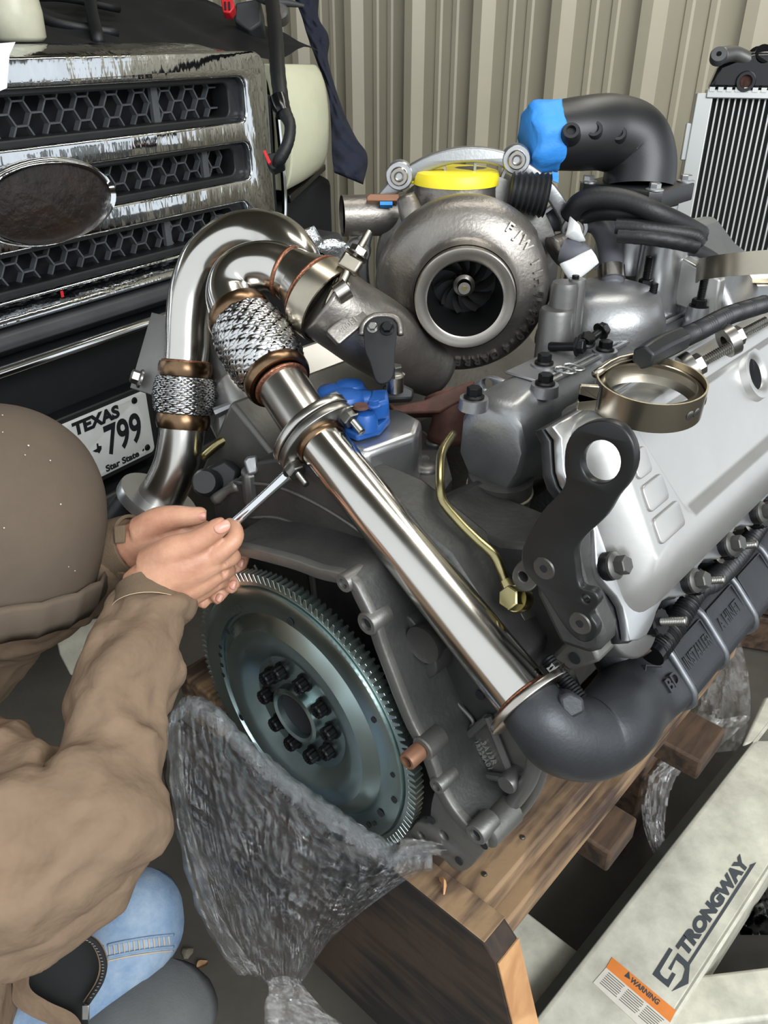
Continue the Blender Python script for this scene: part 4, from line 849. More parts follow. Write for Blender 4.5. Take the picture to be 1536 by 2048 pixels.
for sgn_ in (-1, 1):
    inst('flange_bolt', base_mesh('flange_bolt', bolt_vf(0.008, 0.010, 1.25), 'bolt_steel', 30), PT + dP * 0.0125 + fx * 0.041 * sgn_, dP, exh, 1.0)
    inst('flange_nut', LIB['nut'], PT - dP * 0.009 + fx * 0.041 * sgn_, -dP, exh, 1.15); inst('flange_stud', LIB['stud_steel'], PT - dP * 0.012 + fx * 0.041 * sgn_, -dP, exh, 0.9)
ST = W(562, 768, 0.905); SD = (ST - PT).normalized()
mk('stub_pipe', tube([PT + dP * 0.008, ST], 0.0290, 36, 1), 'stainless_brushed', exh, sm=60)
weldbead(ST - SD * 0.002, SD, 0.031); collar(ST + SD * 0.010, SD, 0.0375, 0.016)
def braid(p0, p1, r0, rm, nst=26, turns=0.42, name='flex_braid'):
    ax = (p1 - p0); L_ = ax.length; f = fr_axis(p0, ax); vs, fs = [], []
    rr = lambda t: r0 + (rm - r0) * math.sin(math.pi * t) ** 0.55
    parts = [lathe([(rr(k / 10) - 0.0022, L_ * k / 10) for k in range(11)], f, 32)]
    core = mk('flex_core', parts[0], 'braid_core', exh, sm=60)
    NS = 40; wdt = 2 * math.pi / nst * 0.40
    for sg in (-1, 1):
        for s in range(nst):
            a0 = 2 * math.pi * s / nst + (math.pi / nst if sg > 0 else 0); b0 = len(vs)
            for k in range(NS + 1):
                t = k / NS; a = a0 + sg * turns * 2 * math.pi * t
                wv = math.sin((sg * turns * 2 * t * nst) * math.pi * 0.5 * 2 + s * math.pi) * 0.0010 * sg
                for e in (-1, 0, 1):
                    r = rr(t) + wv + (0.0007 if e == 0 else -0.0003); vs.append(f.p(r * math.cos(a + e * wdt), r * math.sin(a + e * wdt), L_ * t))
            for k in range(NS):
                for e in (0, 1): q = b0 + k * 3 + e; fs.append((q, q + 1, q + 4, q + 3))
    return mk(name, (vs, fs), 'braid_wire', exh, sm=180, lab='woven stainless braid sleeve of a flex joint')
FX0 = ST + SD * 0.018; FX1 = W(487, 645, 0.945); braid(FX0, FX1, 0.0375, 0.0450)
fd = (FX1 - FX0).normalized(); collar(FX1 + fd * 0.008, fd, 0.0375, 0.018); 
near = [FX1 + fd * 0.004, FX1 + fd * 0.020, W(463, 588, 0.960), W(472, 556, 0.962), W(500, 537, 0.960), W(540, 534, 0.954), W(578, 547, 0.948), W(612, 568, 0.940)]
mk('elbow_pipe', tube(near, [0.0325, 0.0320, 0.0305, 0.0295, 0.0295, 0.0300, 0.0315, 0.036], 36, 8), 'stainless', exh, sm=180, lab='polished elbow curving into the turbo clamp')
weldbead(W(575, 546, 0.9485), W(612, 568, 0.94) - W(540, 534, 0.954), 0.0315, 0.006)
cone = [W(600, 557, 0.942), W(622, 575, 0.938), W(640, 590, 0.933)]
mk('outlet_cone', tube(cone, [0.0345, 0.041, 0.0455], 36, 1), 'stainless_brushed', exh, sm=60)
cdir = (cone[2] - cone[0]).normalized(); weldbead(W(626, 578, 0.937), cdir, 0.0425, 0.005)
far = [W(615, 556, 0.965), W(592, 512, 0.968), W(560, 482, 0.985), W(515, 470, 1.005), W(462, 480, 1.02), W(412, 520, 1.035), W(385, 580, 1.045), W(376, 640, 1.05), W(374, 700, 1.052), W(372, 728, 1.053)]
mk('elbow_pipe', tube(far, [0.024, 0.027, 0.0300, 0.031, 0.031, 0.0305, 0.0295, 0.0285, 0.0285, 0.0285], 36, 8), 'stainless', exh, sm=180, lab='polished elbow arching over to the second flex joint')
l0, l1 = W(371, 742, 1.053), W(367, 836, 1.062); ld_ = (l1 - l0).normalized()
weldbead(W(372, 724, 1.053), ld_, 0.030); collar(l0 - ld_ * 0.002, ld_, 0.0335, 0.018); braid(l0 + ld_ * 0.008, l1 - ld_ * 0.006, 0.035, 0.0400, 26, 0.36); collar(l1 + ld_ * 0.004, ld_, 0.0335, 0.020)
low = [l1, W(362, 880, 1.066), W(352, 930, 1.072), W(334, 972, 1.08), W(318, 1000, 1.088)]
mk('lower_pipe', tube(low, [0.0295, 0.0295, 0.0295, 0.030, 0.031], 32, 8), 'stainless_brushed', exh, sm=180)
ldir = (low[-1] - low[-2]).normalized()
mk('collector_ring', lathe([(0.030, -0.004), (0.055, -0.004), (0.056, 0.0), (0.056, 0.010), (0.030, 0.010)], fr_axis(low[-1], ldir), 40, closed=True), 'aluminium_bright', exh, sm=40, lab='bright machined ring at the lower pipe end')
mk('collector_body', tube([low[-1] + ldir * 0.008, low[-1] + ldir * 0.05], [0.050, 0.056], 24, 1), 'black_plastic', exh, sm=50)
# lower flange on the manifold
fy = (W(1110, 1352, 0.70) - W(1010, 1432, 0.71)); fy = (fy - dP * fy.dot(dP)).normalized()
oval_flange(PB - dP * 0.003, dP, fy, 0.043, 0.033, 0.007, 'machined', 'pipe_flange'); weldbead(PB + dP * 0.003, dP, 0.0275, 0.004)
inst('flange_stud', LIB['stud'], PB - dP * 0.03 + fy * 0.037, dP, exh, 1.6); inst('flange_nut', LIB['nut'], PB + dP * 0.001 + fy * 0.037, dP, exh, 0.8)
# V-band clamp joining the outlet cone and the turbine
vb = thing('v_band_clamp', 'stainless V-band clamp tightened round the joint between exhaust elbow and turbocharger', 'clamp', W(645, 595, 0.93))
cp = W(648, 600, 0.930); cfz = fr_axis(cp, cdir)
mk('clamp_band', lathe([(0.0455, -0.013), (0.0485, -0.013), (0.0492, 0.0), (0.0485, 0.013), (0.0455, 0.013)], cfz, 48, closed=True), 'clamp_steel', vb, sm=40)
td = (W(738, 462, 0.90) - W(690, 545, 0.90)).normalized()
mk('clamp_saddle', prism([W(x, y, 0.898) for x, y in [(648, 598), (672, 548), (703, 562), (698, 585), (668, 640), (640, 630)]], CF * 0.008), 'clamp_steel', vb, bev=0.003)
mk('clamp_trunnion', tube([W(672, 590, 0.893), W(695, 575, 0.893)], 0.012, 16, 1), 'machined', vb)
mk('t_bolt', tube([W(682, 568, 0.893), W(706, 520, 0.893), W(738, 462, 0.893)], [0.0058, 0.0046, 0.0040], 12, 3), 'clamp_steel', vb)
inst('clamp_nut', LIB['nut'], W(712, 512, 0.893), td, vb, 1.15)
mk('trunnion_block', box(Fr(W(700, 530, 0.893), td, CF.cross(td)), (-0.008, 0.010), (-0.012, 0.012), (-0.008, 0.008)), 'clamp_steel', vb, bev=0.003)
# ================================================================ turbocharger
TC = W(930, 600, 0.95); tn = V((-0.07, -0.997, 0)).normalized(); TFm = Fr(TC, tn.cross(UPZ) * -1, UPZ)
if TFm.z.dot(tn) < 0: TFm = Fr(TC, tn.cross(UPZ), UPZ)
turbo = thing('turbocharger', 'grey cast iron turbocharger with open machined outlet sitting on top of the engine', 'turbocharger', TC + V((0, 0.08, -0.11)))
SP = 0.95 / FPX
def tp(x, y, d=0.0): return hit(x, y, TC + TFm.z * d, TFm.z)
def tl2(x, y, d=0.0): q = tp(x, y, d) - TC; return (q.dot(TFm.x), q.dot(TFm.y))
ring = [(0.044, -0.012), (0.045, -0.001), (0.047, 0.0), (0.0585, 0.0), (0.0598, -0.001), (0.0610, -0.012), (0.044, -0.012)]
mk('outlet_ring', lathe(ring[:-1], TFm, 64, closed=True), 'machined', turbo, sm=30, lab='machined steel outlet ring')
mk('outlet_bore', lathe([(0.0445, -0.002), (0.043, -0.02), (0.0405, -0.05), (0.040, -0.085), (0.0, -0.085)], TFm, 48, caps=False), 'turbine_dark', turbo, sm=40)
def vol(a, i):      # volute swells toward the lower left where the gas enters
    d = (math.degrees(a) - 215 + 540) % 360 - 180
    return 1 + (0.07 * math.exp(-(d / 60) ** 2) if i > 4 else 0) - (0.02 * math.exp(-((d - 180) / 70) ** 2) if i > 4 else 0)
vpf = [(0.0615, -0.010), (0.063, -0.022), (0.068, -0.029), (0.078, -0.033), (0.090, -0.038), (0.100, -0.046), (0.1055, -0.058), (0.107, -0.072), (0.105, -0.088), (0.099, -0.102), (0.088, -0.112), (0.060, -0.118)]
mk('turbine_housing', lathe(vpf, TFm, 96, fn=vol, caps=False), 'cast_iron', turbo, sm=180, lab='rough cast iron volute with raised casting marks')
mk('turbine_inlet', tube([cp - cdir * 0.004, W(690, 630, 0.945), W(742, 664, 0.972), W(800, 700, 1.02), W(870, 735, 1.06)], [0.0458, 0.0452, 0.047, 0.046, 0.040], 36, 8), 'cast_iron', turbo, sm=180)
# wheel
hubp = TFm.p(0, 0, -0.078)
wf_ = Fr(hubp, TFm.x, TFm.y)
mk('wheel_nut', lathe([(0, 0.028), (0.0075, 0.028), (0.0085, 0.026), (0.0088, 0.016), (0.0135, 0.014), (0.0140, 0.010), (0.0140, 0.0)], wf_, 24), 'machined', turbo, sm=30)
mk('wheel_center', lathe([(0, 0.0300), (0.0032, 0.0300), (0.0036, 0.028)], wf_, 6), 'brass_zinc', turbo)
for k in range(10):
    a = 2 * math.pi * k / 10
    def bl_fn(p, q, a=a):
        r = 0.012 + 0.026 * p; an = a + 0.75 * p * (1 - 0.3 * q) + 0.5 * q; return wf_.p(r * math.cos(an), r * math.sin(an), 0.012 - 0.02 * q - 0.004 * p)
    mk('turbine_blade', grid(bl_fn, 8, 3), 'cast_iron_dark', turbo, sm=180)
# raised lettering running clockwise round the volute
def arc_text(s_, r, a0, step, size, z):
    out = []
    for i, ch in enumerate(s_):
        if ch == ' ': continue
        th = math.radians(90 - (a0 + step * i)); rd = TFm.x * math.cos(th) + TFm.y * math.sin(th); tg_ = TFm.x * math.sin(th) - TFm.y * math.cos(th)
        nz_ = (TFm.z * 0.93 + rd * 0.36).normalized(); yy = (rd - nz_ * rd.dot(nz_)).normalized()
        out.append(text_vf(ch, size, Fr(TFm.o + rd * r + TFm.z * z, tg_, yy, nz_), 0.0018, 0.0003))
    return join(*out)
for s_, a0, st_ in (('FJW', 33, 8.5), ('11H', 66, 7.5), ('729940-4', 92, 7.0), ('GARRETT', 152, 7.6)):
    mk('cast_lettering', arc_text(s_, 0.0895, a0, st_, 0.0165, -0.0366), 'cast_iron', turbo, sm=None)
# part number pad on the inlet neck
nd = (W(727, 630, 0.9) - W(662, 690, 0.9)).normalized()
plq = Fr(W(695, 652, 0.905), nd, CF.cross(nd), -CF + CU * 0.15 + CR * 0.2)
pq = mk('number_pad', plate([rrect(-0.024, -0.0105, 0.024, 0.0105, 0.003)], plq, 0.010, 0.001), 'cast_iron', turbo, sm=50)
pq2 = Fr(plq.p(0, 0, 0.005), -plq.x, -plq.y, plq.z)
mk('pad_number', text_vf('13006', 0.0102, pq2, 0.001, 0.0002), 'machined', turbo, sm=None)
for s_, (x, y) in (('VR 090', (820, 690)), ('HS', (838, 712))):
    mk('cast_lettering', text_vf(s_, 0.0125, Fr(tp(x, y, -0.052), (TFm.x * -0.62 - TFm.y * 0.78) * -1, (TFm.x * 0.78 - TFm.y * 0.62) * -1, TFm.z), 0.0025, 0.0002), 'cast_iron', turbo, sm=None)
# black actuator bracket with two bolts
bk_ = [(730, 700), (728, 660), (736, 645), (752, 637), (778, 637), (790, 646), (794, 665), (790, 700), (786, 752), (768, 768), (752, 762), (740, 725)]
abf = Fr(W(763, 700, 0.893), CR, CU, (-CF + CU * 0.12))
def ab2(x, y): q = hit(x, y, abf.o, abf.z) - abf.o; return (q.dot(abf.x), q.dot(abf.y))
ab = mk('actuator_bracket', plate([rounded([ab2(x, y) for x, y in bk_], 3)], abf, 0.005, 0.001), 'matte_black', turbo, sm=50, lab='black steel actuator bracket')
inst('bracket_bolt', LIB['bolt_steel'], abf.p(*ab2(745, 657), 0.0025), abf.z, ab, 0.62); inst('bracket_bolt', LIB['bolt_black'], abf.p(*ab2(774, 659), 0.0025), abf.z, ab, 0.8)
mk('bracket_rim', tube([abf.p(*ab2(x, y), -0.004) for x, y in [(724, 668), (728, 645), (748, 630), (782, 630), (798, 643), (801, 668)]], 0.0038, 8, 5), 'cast_iron', turbo, sm=180)
mk('bracket_standoff', tube([abf.p(*ab2(763, 665), -0.002), abf.p(*ab2(763, 665), -0.04)], 0.014, 14, 1), 'cast_iron', turbo)
ft = mk('mounting_foot', prism([W(x, y, 0.925) for x, y in [(765, 770), (800, 765), (828, 778), (826, 798), (770, 800)]], CF * 0.03), 'black_plastic', turbo, bev=0.003)
mk('foot_spacer', lathe([(0, 0), (0.010, 0), (0.010, 0.018), (0, 0.018)], Fr(W(790, 782, 0.915), EB, EA), 18), 'machined', ft); inst('foot_bolt', LIB['bolt_steel'], W(790, 752, 0.915), UPZ, ft, 1.15)
mk('rusty_pedestal', prism([W(x, y, 0.97) for x, y in [(768, 795), (790, 812), (850, 800), (905, 775), (950, 760), (945, 790), (880, 825), (790, 828)]], CF * 0.05), 'rust', turbo, bev=0.004)
mk('rusty_foot', tube([W(895, 785, 1.0), W(905, 830, 1.0), W(900, 880, 1.01)], [0.03, 0.026, 0.03], 14, 4), 'rust', turbo, sm=180)
# neck and yellow shipping cap
nk = Fr(W(912, 372, 1.035), CR, V((0, 1, 0)), UPZ)
mk('inlet_neck', lathe([(0, -0.06), (0.062, -0.06), (0.058, -0.02), (0.054, 0.0), (0.054, 0.006), (0, 0.006)], nk, 36), 'cast_iron', turbo, sm=60)
yc = mk('shipping_cap', lathe([(0, 0.020), (0.046, 0.020), (0.053, 0.018), (0.0555, 0.013), (0.056, 0.004), (0, 0.004)], nk, 40), 'yellow_plastic', turbo, sm=40, lab='bright yellow plastic shipping cap')
mk('cap_tab', box(Fr(nk.p(0, 0, 0), nk.x, nk.y), (-0.068, -0.05), (-0.010, 0.010), (0.004, 0.009)), 'yellow_plastic', yc, bev=0.002)
mk('cap_lip', box(Fr(nk.p(0, 0, 0), nk.x, nk.y), (0.045, 0.066), (-0.014, 0.014), (0.001, 0.006)), 'yellow_plastic', yc, bev=0.002)
mk('volute_lug', tube([W(812, 395, 1.0), W(822, 425, 1.0), W(832, 450, 1.0)], [0.012, 0.015, 0.014], 14, 4), 'cast_iron', turbo, sm=180)
mk('volute_lug', tube([W(1110, 505, 1.02), W(1135, 488, 1.02), W(1150, 480, 1.02)], [0.022, 0.015, 0.013], 14, 4), 'cast_iron', turbo, sm=180)
mk('volute_lug', tube([W(1085, 660, 1.01), W(1120, 672, 1.0), W(1140, 668, 1.0)], [0.02, 0.012, 0.010], 14, 4), 'cast_iron', turbo, sm=180)
# compressor outlet
co = mk('compressor_outlet', tube([W(684, 432, 1.05), W(760, 430, 1.06), W(850, 428, 1.08)], [0.0255, 0.0262, 0.03], 32, 4, caps=False), 'cast_iron', turbo, sm=60)
mk('outlet_cap', lathe([(0, 0), (0.0256, 0)], fr_axis(W(688, 432, 1.051), V((1, 0, 0))), 24), 'dark_void', turbo)
mk('copper_tag', prism([W(x, y, 1.022) for x, y in [(733, 392), (740, 387), (798, 387), (800, 402), (733, 402)]], CF * 0.012), 'copper_tag', turbo, bev=0.0015); mk('paint_mark', prism([W(x, y, 1.021) for x, y in [(760, 403), (785, 403), (785, 410), (760, 410)]], CF * 0.01), 'blue_tape', turbo)
# aluminium compressor backplate behind
BPo = TFm.p(0.004, 0.0, -0.150); bpf = Fr(BPo, TFm.x, TFm.y)
ang0, ang1 = -25, 205
ob = [(0.150 * math.cos(math.radians(a)), 0.150 * math.sin(math.radians(a))) for a in range(ang0, ang1, 5)]; ib = [(0.132 * math.cos(math.radians(a)), 0.132 * math.sin(math.radians(a))) for a in range(ang1 - 5, ang0 - 5, -5)]
bp = mk('compressor_backplate', plate([ob + ib], bpf, 0.018, 0.003), 'aluminium_cast', turbo, sm=50, lab='bright aluminium compressor flange')
mk('compressor_body', lathe([(0, 0.0), (0.124, 0.0), (0.121, 0.03), (0.10, 0.040), (0, 0.040)], Fr(TFm.p(0.004, 0, -0.175), TFm.x, TFm.y), 48), 'block_grey_light', turbo, sm=50)
for k in range(9):
    a = math.radians(20 + k * 17); mk('backplate_rib', box(Fr(bpf.p(0.115 * math.cos(a), 0.115 * math.sin(a), -0.002), bpf.x * math.cos(a) + bpf.y * math.sin(a), bpf.y * math.cos(a) - bpf.x * math.sin(a)), (-0.018, 0.018), (-0.0016, 0.0016), (-0.006, 0.006)), 'aluminium_cast', turbo)
for a in (128, 68, 22, 172):
    a = math.radians(a); p = bpf.p(0.147 * math.cos(a), 0.147 * math.sin(a), 0)
    mk('bolt_ear', lathe([(0, -0.008), (0.0175, -0.008), (0.0175, 0.009), (0.016, 0.011), (0, 0.011)], Fr(p, bpf.x, bpf.y), 24), 'aluminium_bright', turbo, sm=40)
    mk('ear_bolt', lathe([(0.004, 0.013), (0.0065, 0.017), (0.010, 0.017), (0.0115, 0.015), (0.0115, 0.010), (0.004, 0.010)], Fr(p, bpf.x, bpf.y), 20, closed=True), 'machined', turbo, sm=40)
# black ribbed breather fitting
rbp = [W(1020, 380, 1.0), W(1058, 386, 1.0), W(1094, 392, 1.0)]
mk('ribbed_boot', tube(rbp, [0.021, 0.0235, 0.026], 24, 14, fn=lambda t, a: 1 + 0.06 * math.sin(t * 44)), 'black_plastic', turbo, sm=60)

# ================================================================ exhaust manifold
man = thing('exhaust_manifold', 'black cast exhaust manifold with ribbed log running along the side of the engine', 'exhaust manifold', EV(1260, 1415, 0.325))
M0 = EV(1262, 1400, 0.325); nfm = (EB * 0.72 + UPZ * 0.69).normalized()
mp_ = [PB - dP * 0.007, PB - dP * 0.022, W(1122, 1470, 0.703), W(1180, 1476, 0.722), W(1230, 1444, 0.748), M0, M0 + EA * 0.06, M0 + EA * 0.16, M0 + EA * 0.30, M0 + EA * 0.48]
def seq(t, a):
    k = min(1, max(0, (t - 0.52) / 0.12)); c, s_ = abs(math.cos(a)), abs(math.sin(a)); se = 1 / ((c ** 5 + s_ ** 5) ** 0.2); return 1 + (se * 0.93 - 1) * k
mk('manifold_log', tube(mp_, [0.0285, 0.0305, 0.0350, 0.0375, 0.0395, 0.042, 0.043, 0.043, 0.043, 0.043], 40, 8, hint=nfm, fn=seq), 'manifold_black', man, sm=180, lab='black cast manifold log and elbow')
LF = fr_axis(M0, EA); yb = EA.cross(nfm)
def face(du, dy, dn): return M0 + EA * du + yb * dy + nfm * dn
for du in (0.045, 0.128, 0.215, 0.305):
    pts_ = [(math.cos(t) , math.sin(t)) for t in [math.radians(x) for x in range(-80, 81, 16)]]
    path = []
    for c, s_ in pts_:
        se = 1 / ((abs(c) ** 5 + abs(s_) ** 5) ** 0.2) * 0.93; path.append(M0 + EA * du + (nfm * c + yb * s_) * 0.043 * se)
    mk('manifold_rib', tube(path, [0.0045] * len(path), 8, 2), 'manifold_ridge', man, sm=180)
def ptext(s_, du, size, dy=0.0, sx=1.0):
    f = Fr(face(du, dy, 0.0404), EA, nfm.cross(EA), nfm); mk('cast_lettering', text_vf(s_, size, f, 0.0007, 0.0003, sx=sx), 'manifold_black', man, sm=None)
for du, ln in ((0.086, 0.034), (0.171, 0.036), (0.26, 0.036)):
    f = Fr(face(du, 0.0, 0.0400), EA, nfm.cross(EA), nfm)
    mk('name_panel', plate([rrect(-ln, -0.024, ln, 0.024, 0.003), rrect(-ln + 0.0018, -0.0222, ln - 0.0018, 0.0222, 0.002)], f, 0.0022, 0.0004), 'manifold_black', man, sm=50)
ptext('INSTALLER', 0.086, 0.020, 0, 0.62); ptext('A HINET', 0.171, 0.020, 0, 0.72)
fbd = Fr(face(0.022, 0.0, 0.0412), EA, nfm.cross(EA), nfm); mk('cast_logo', text_vf('BD', 0.019, fbd, 0.0016, 0.0004), 'manifold_black', man, sm=None)
mk('logo_arrow', tube([face(-0.012, -0.020, 0.037), face(0.006, -0.030, 0.036), face(0.024, -0.018, 0.038)], 0.0012, 6, 1), 'manifold_black', man)
mk('elbow_ridge', tube([W(1155, 1455, 0.682), W(1178, 1480, 0.688), W(1198, 1500, 0.700)], [0.003, 0.0055, 0.004], 8, 3), 'manifold_black', man, sm=180)
mk('outlet_ear', prism([W(x, y, 0.672) for x, y in [(1118, 1395), (1140, 1383), (1168, 1398), (1172, 1425), (1142, 1440), (1122, 1420)]], CF * 0.03), 'manifold_black', man, bev=0.003)
for k in range(3):
    b0 = M0 + EA * (0.03 + 0.125 * k)
    mk('manifold_runner', tube([b0 - nfm * 0.01 - yb * 0.0, b0 - EB * 0.05 + UPZ * 0.04, b0 - EB * 0.085 + UPZ * 0.07], [0.03, 0.027, 0.026], 18, 4), 'manifold_black', man, sm=180)
mk('rusty_plug', tube([W(1283, 1272, 0.80), W(1292, 1290, 0.79), W(1298, 1308, 0.785)], [0.012, 0.012, 0.009], 12, 3), 'rust', man, sm=180)

# ================================================================ intake elbow and what surrounds it
ie = thing('intake_elbow', 'matte black cast intake elbow bolted upright at the front of the engine', 'intake elbow', W(1270, 400, 1.06))
ip = [W(1072, 274, 1.01), W(1110, 272, 1.012), W(1160, 268, 1.02), W(1215, 266, 1.035), W(1262, 282, 1.045), W(1280, 325, 1.053), W(1276, 375, 1.06)]
mk('elbow_body', tube(ip, [0.0395, 0.0405, 0.0435, 0.0455, 0.0465, 0.0460, 0.0465], 40, 8, caps=False), 'powder_black', ie, sm=180)
for x, y in ((1141, 268), (1186, 264), (1234, 272)):
    mk('threaded_boss', lathe([(0.0, 0.004), (0.0055, 0.004), (0.006, 0.010), (0.0095, 0.010), (0.011, 0.007), (0.013, -0.006)], Fr(W(x, y, 0.975 + (x - 1141) * 0.0003), CR, CU, -CF + CR * -0.15), 18), 'powder_black', ie, sm=40)
mk('elbow_mouth', lathe([(0, 0), (0.0393, 0)], fr_axis(ip[0] + (ip[1] - ip[0]) * 0.05, ip[1] - ip[0]), 32), 'dark_void', ie)
def rag(t, a): return 1 + 0.02 * math.sin(7 * a) + 0.012 * math.sin(13 * a + t * 5)
axt = (ip[1] - ip[0]).normalized()
tv, tf_ = tube([ip[0] - axt * 0.012, ip[0] - axt * 0.004, ip[0] + axt * 0.010, ip[0] + axt * 0.026], [0.036, 0.0415, 0.0418, 0.0415], 48, 4, fn=rag)
tv = [p + axt * (0.006 * mnoise.noise(p * 60)) for p in tv]
tapeo = mk('masking_tape', (tv, tf_), 'blue_tape', ie, sm=180, lab='blue masking tape sealing the elbow mouth')
mk('tape_tail', prism([W(x, y, 1.0) for x, y in [(1104, 343), (1118, 346), (1117, 366), (1106, 362)]], CF * 0.001), 'blue_tape', tapeo)
bfz = Fr(W(1272, 382, 1.062), EB, EA)
fl_ = [(-0.058, -0.046), (-0.046, -0.058), (0.046, -0.058), (0.058, -0.046), (0.058, 0.046), (0.046, 0.058), (-0.046, 0.058), (-0.058, 0.046)]
mk('elbow_flange', plate([fl_], Fr(bfz.p(0, 0, 0), EB, EA), 0.022, 0.002), 'powder_black', ie, sm=40)
for x, y in ((-0.047, -0.045), (0.046, -0.045), (0.046, 0.045), (-0.046, 0.045)): inst('flange_bolt', base_mesh('elbow_bolt', bolt_vf(0.0075, 0.009, 1.5), 'aluminium_bright', 30), bfz.p(x, y, 0.011), UPZ, ie, 1.0)
mk('spacer_block', lathe([(0, -0.045), (0.052, -0.045), (0.054, -0.040), (0.054, -0.012), (0, -0.012)], bfz, 40, fn=lambda a, i: 1 + 0.09 * abs(math.cos(2 * a)) ** 4), 'aluminium_bright', ie, sm=30, lab='machined billet spacer')
mk('spacer_neck', lathe([(0, -0.10), (0.045, -0.10), (0.043, -0.045), (0, -0.045)], bfz, 32), 'aluminium_bright', ie, sm=30)
def hose(name, pts, r, label, mat='hose_black', fn=None, n=8):
    h = mk(name, tube([W(*p) for p in pts], r, 16, n, fn=fn), mat, None, sm=180 if not fn else 60); tag(h, label, 'hose', 'hoses in front of the intake elbow'); return h
hose('rubber_hose', [(1138, 432, 1.02), (1160, 405, 1.0), (1200, 394, 0.985), (1255, 402, 0.975), (1310, 425, 0.97), (1360, 448, 0.985), (1400, 470, 1.01)], 0.0125, 'smooth black rubber hose arching in front of the billet spacer')
hose('rubber_hose', [(1150, 440, 1.04), (1190, 425, 1.02), (1245, 425, 1.0), (1300, 445, 1.0)], 0.011, 'black rubber hose tucked under the arching hose')
brd = lambda t, a: 1 + 0.05 * math.sin(t * 260 + 3 * a) * math.sin(6 * a)
hose('braided_hose', [(1232, 452, 0.985), (1285, 456, 0.975), (1340, 463, 0.975), (1388, 472, 0.98), (1402, 486, 0.985)], 0.0095, 'upper of two black braided hoses beside the grey coolant tube', fn=brd, n=16)
hose('braided_hose', [(1236, 470, 0.985), (1290, 474, 0.975), (1345, 482, 0.975), (1392, 492, 0.985)], 0.0095, 'lower of two black braided hoses beside the grey coolant tube', fn=brd, n=16)
hose('rubber_hose', [(1345, 488, 1.04), (1385, 503, 1.05), (1420, 522, 1.07), (1450, 545, 1.09)], 0.0125, 'short black hose running down behind the braided hoses to the radiator')
# white tape wrapped round a turbo oil port
wt = thing('wrapped_fitting', 'fitting wrapped in torn white tape at the right side of the turbocharger', 'tape', W(1160, 520, 0.98))
mk('fitting', tube([W(1128, 500, 0.99), W(1150, 508, 0.985), W(1172, 518, 0.98)], [0.016, 0.017, 0.014], 14, 3), 'hose_grey', wt, sm=60)
def crumple(loop, z, mat, name, par, thick=0.004, amp=0.006, sc=60, nn=7):
    n_ = len(loop); c = (sum(p[0] for p in loop) / n_, sum(p[1] for p in loop) / n_); vs, fs = [], []
    for i in range(nn + 1):
        f = i / nn
        for k in range(n_ * 3):
            a, b = loop[(k // 3) % n_], loop[(k // 3 + 1) % n_]; t = (k % 3) / 3; x = a[0] + (b[0] - a[0]) * t; y = a[1] + (b[1] - a[1]) * t
            p = W(c[0] + (x - c[0]) * f, c[1] + (y - c[1]) * f, z); q = mnoise.noise(p * sc)
            vs.append(p - CF * (0.012 * (1 - f * f) + amp * q))
    m = n_ * 3
    for i in range(nn): fs += [(i * m + k, i * m + (k + 1) % m, (i + 1) * m + (k + 1) % m, (i + 1) * m + k) for k in range(m)]
    nv = len(vs); vs += [p + CF * thick for p in vs]; fs += [tuple(j + nv for j in f[::-1]) for f in fs]
    fs += [(nn * m + k, nn * m + (k + 1) % m, nv + nn * m + (k + 1) % m, nv + nn * m + k) for k in range(m)]
    return mk(name, (vs, fs), mat, par, sm=60)
crumple([(1120, 528), (1140, 518), (1162, 508), (1182, 498), (1192, 512), (1198, 525), (1180, 540), (1160, 556), (1148, 564), (1138, 556)], 0.965, 'white_tape', 'tape_wrap', wt)
crumple([(1132, 470), (1142, 430), (1160, 450), (1170, 482), (1160, 482), (1150, 478)], 0.97, 'white_tape', 'tape_wrap', wt)
# ================================================================ radiator leaning near the wall
RO = W(1424, 192, 1.62); rx_ = V((0.96, -0.28, 0)).normalized(); ryd = V((0.0, -0.06, -1)).normalized(); RF = Fr(RO, rx_, ryd * -1)
rad = thing('radiator', 'aluminium radiator core with black plastic top tank standing against the metal wall', 'radiator', RF.p(0.25, -0.8, 0))
RW, RH = 0.52, 0.78
mk('radiator_core', box(RF, (0.0, RW), (-RH, 0.0), (-0.045, -0.012)), 'core_dark', rad)
tm = base_mesh('core_tube', box(F0, (-0.0015, 0.0015), (-RH / 2, RH / 2), (0, 0.014)), 'fin_alu', 30)
for k in range(46):
    o = bpy.data.objects.new('core_tube', tm); reg(o, RF.p(0.012 + k * 0.0112, -RH / 2, -0.012), rad)
    o.rotation_mode = 'QUATERNION'; o.rotation_quaternion = Matrix((RF.x, RF.y, RF.z)).transposed().to_quaternion()
def finfn(k):
    out = []
    return out
mk('side_channel', box(RF, (-0.030, 0.002), (-RH, 0.005), (-0.05, 0.012)), 'fin_alu', rad, bev=0.002)
for k in range(5): mk('channel_notch', box(RF, (-0.040, -0.028), (-0.12 - 0.11 * k, -0.05 - 0.11 * k), (-0.02, 0.008)), 'fin_alu', rad, bev=0.002)
mk('header_plate', box(RF, (-0.012, RW), (-0.004, 0.012), (-0.05, 0.016)), 'fin_alu', rad, bev=0.002)
for k in range(12): mk('header_tab', box(RF, (-0.008 + 0.016 * k, 0.002 + 0.016 * k), (0.008, 0.016), (0.012, 0.018)), 'fin_alu', rad)
tk = [(-0.010, 0.012), (0.002, 0.055), (0.06, 0.078), (RW, 0.085), (RW, 0.012)]
mk('top_tank', prism([RF.p(a, b, 0.012) for a, b in tk], RF.z * -0.07), 'black_gloss', rad, bev=0.008, lab='black plastic top tank')
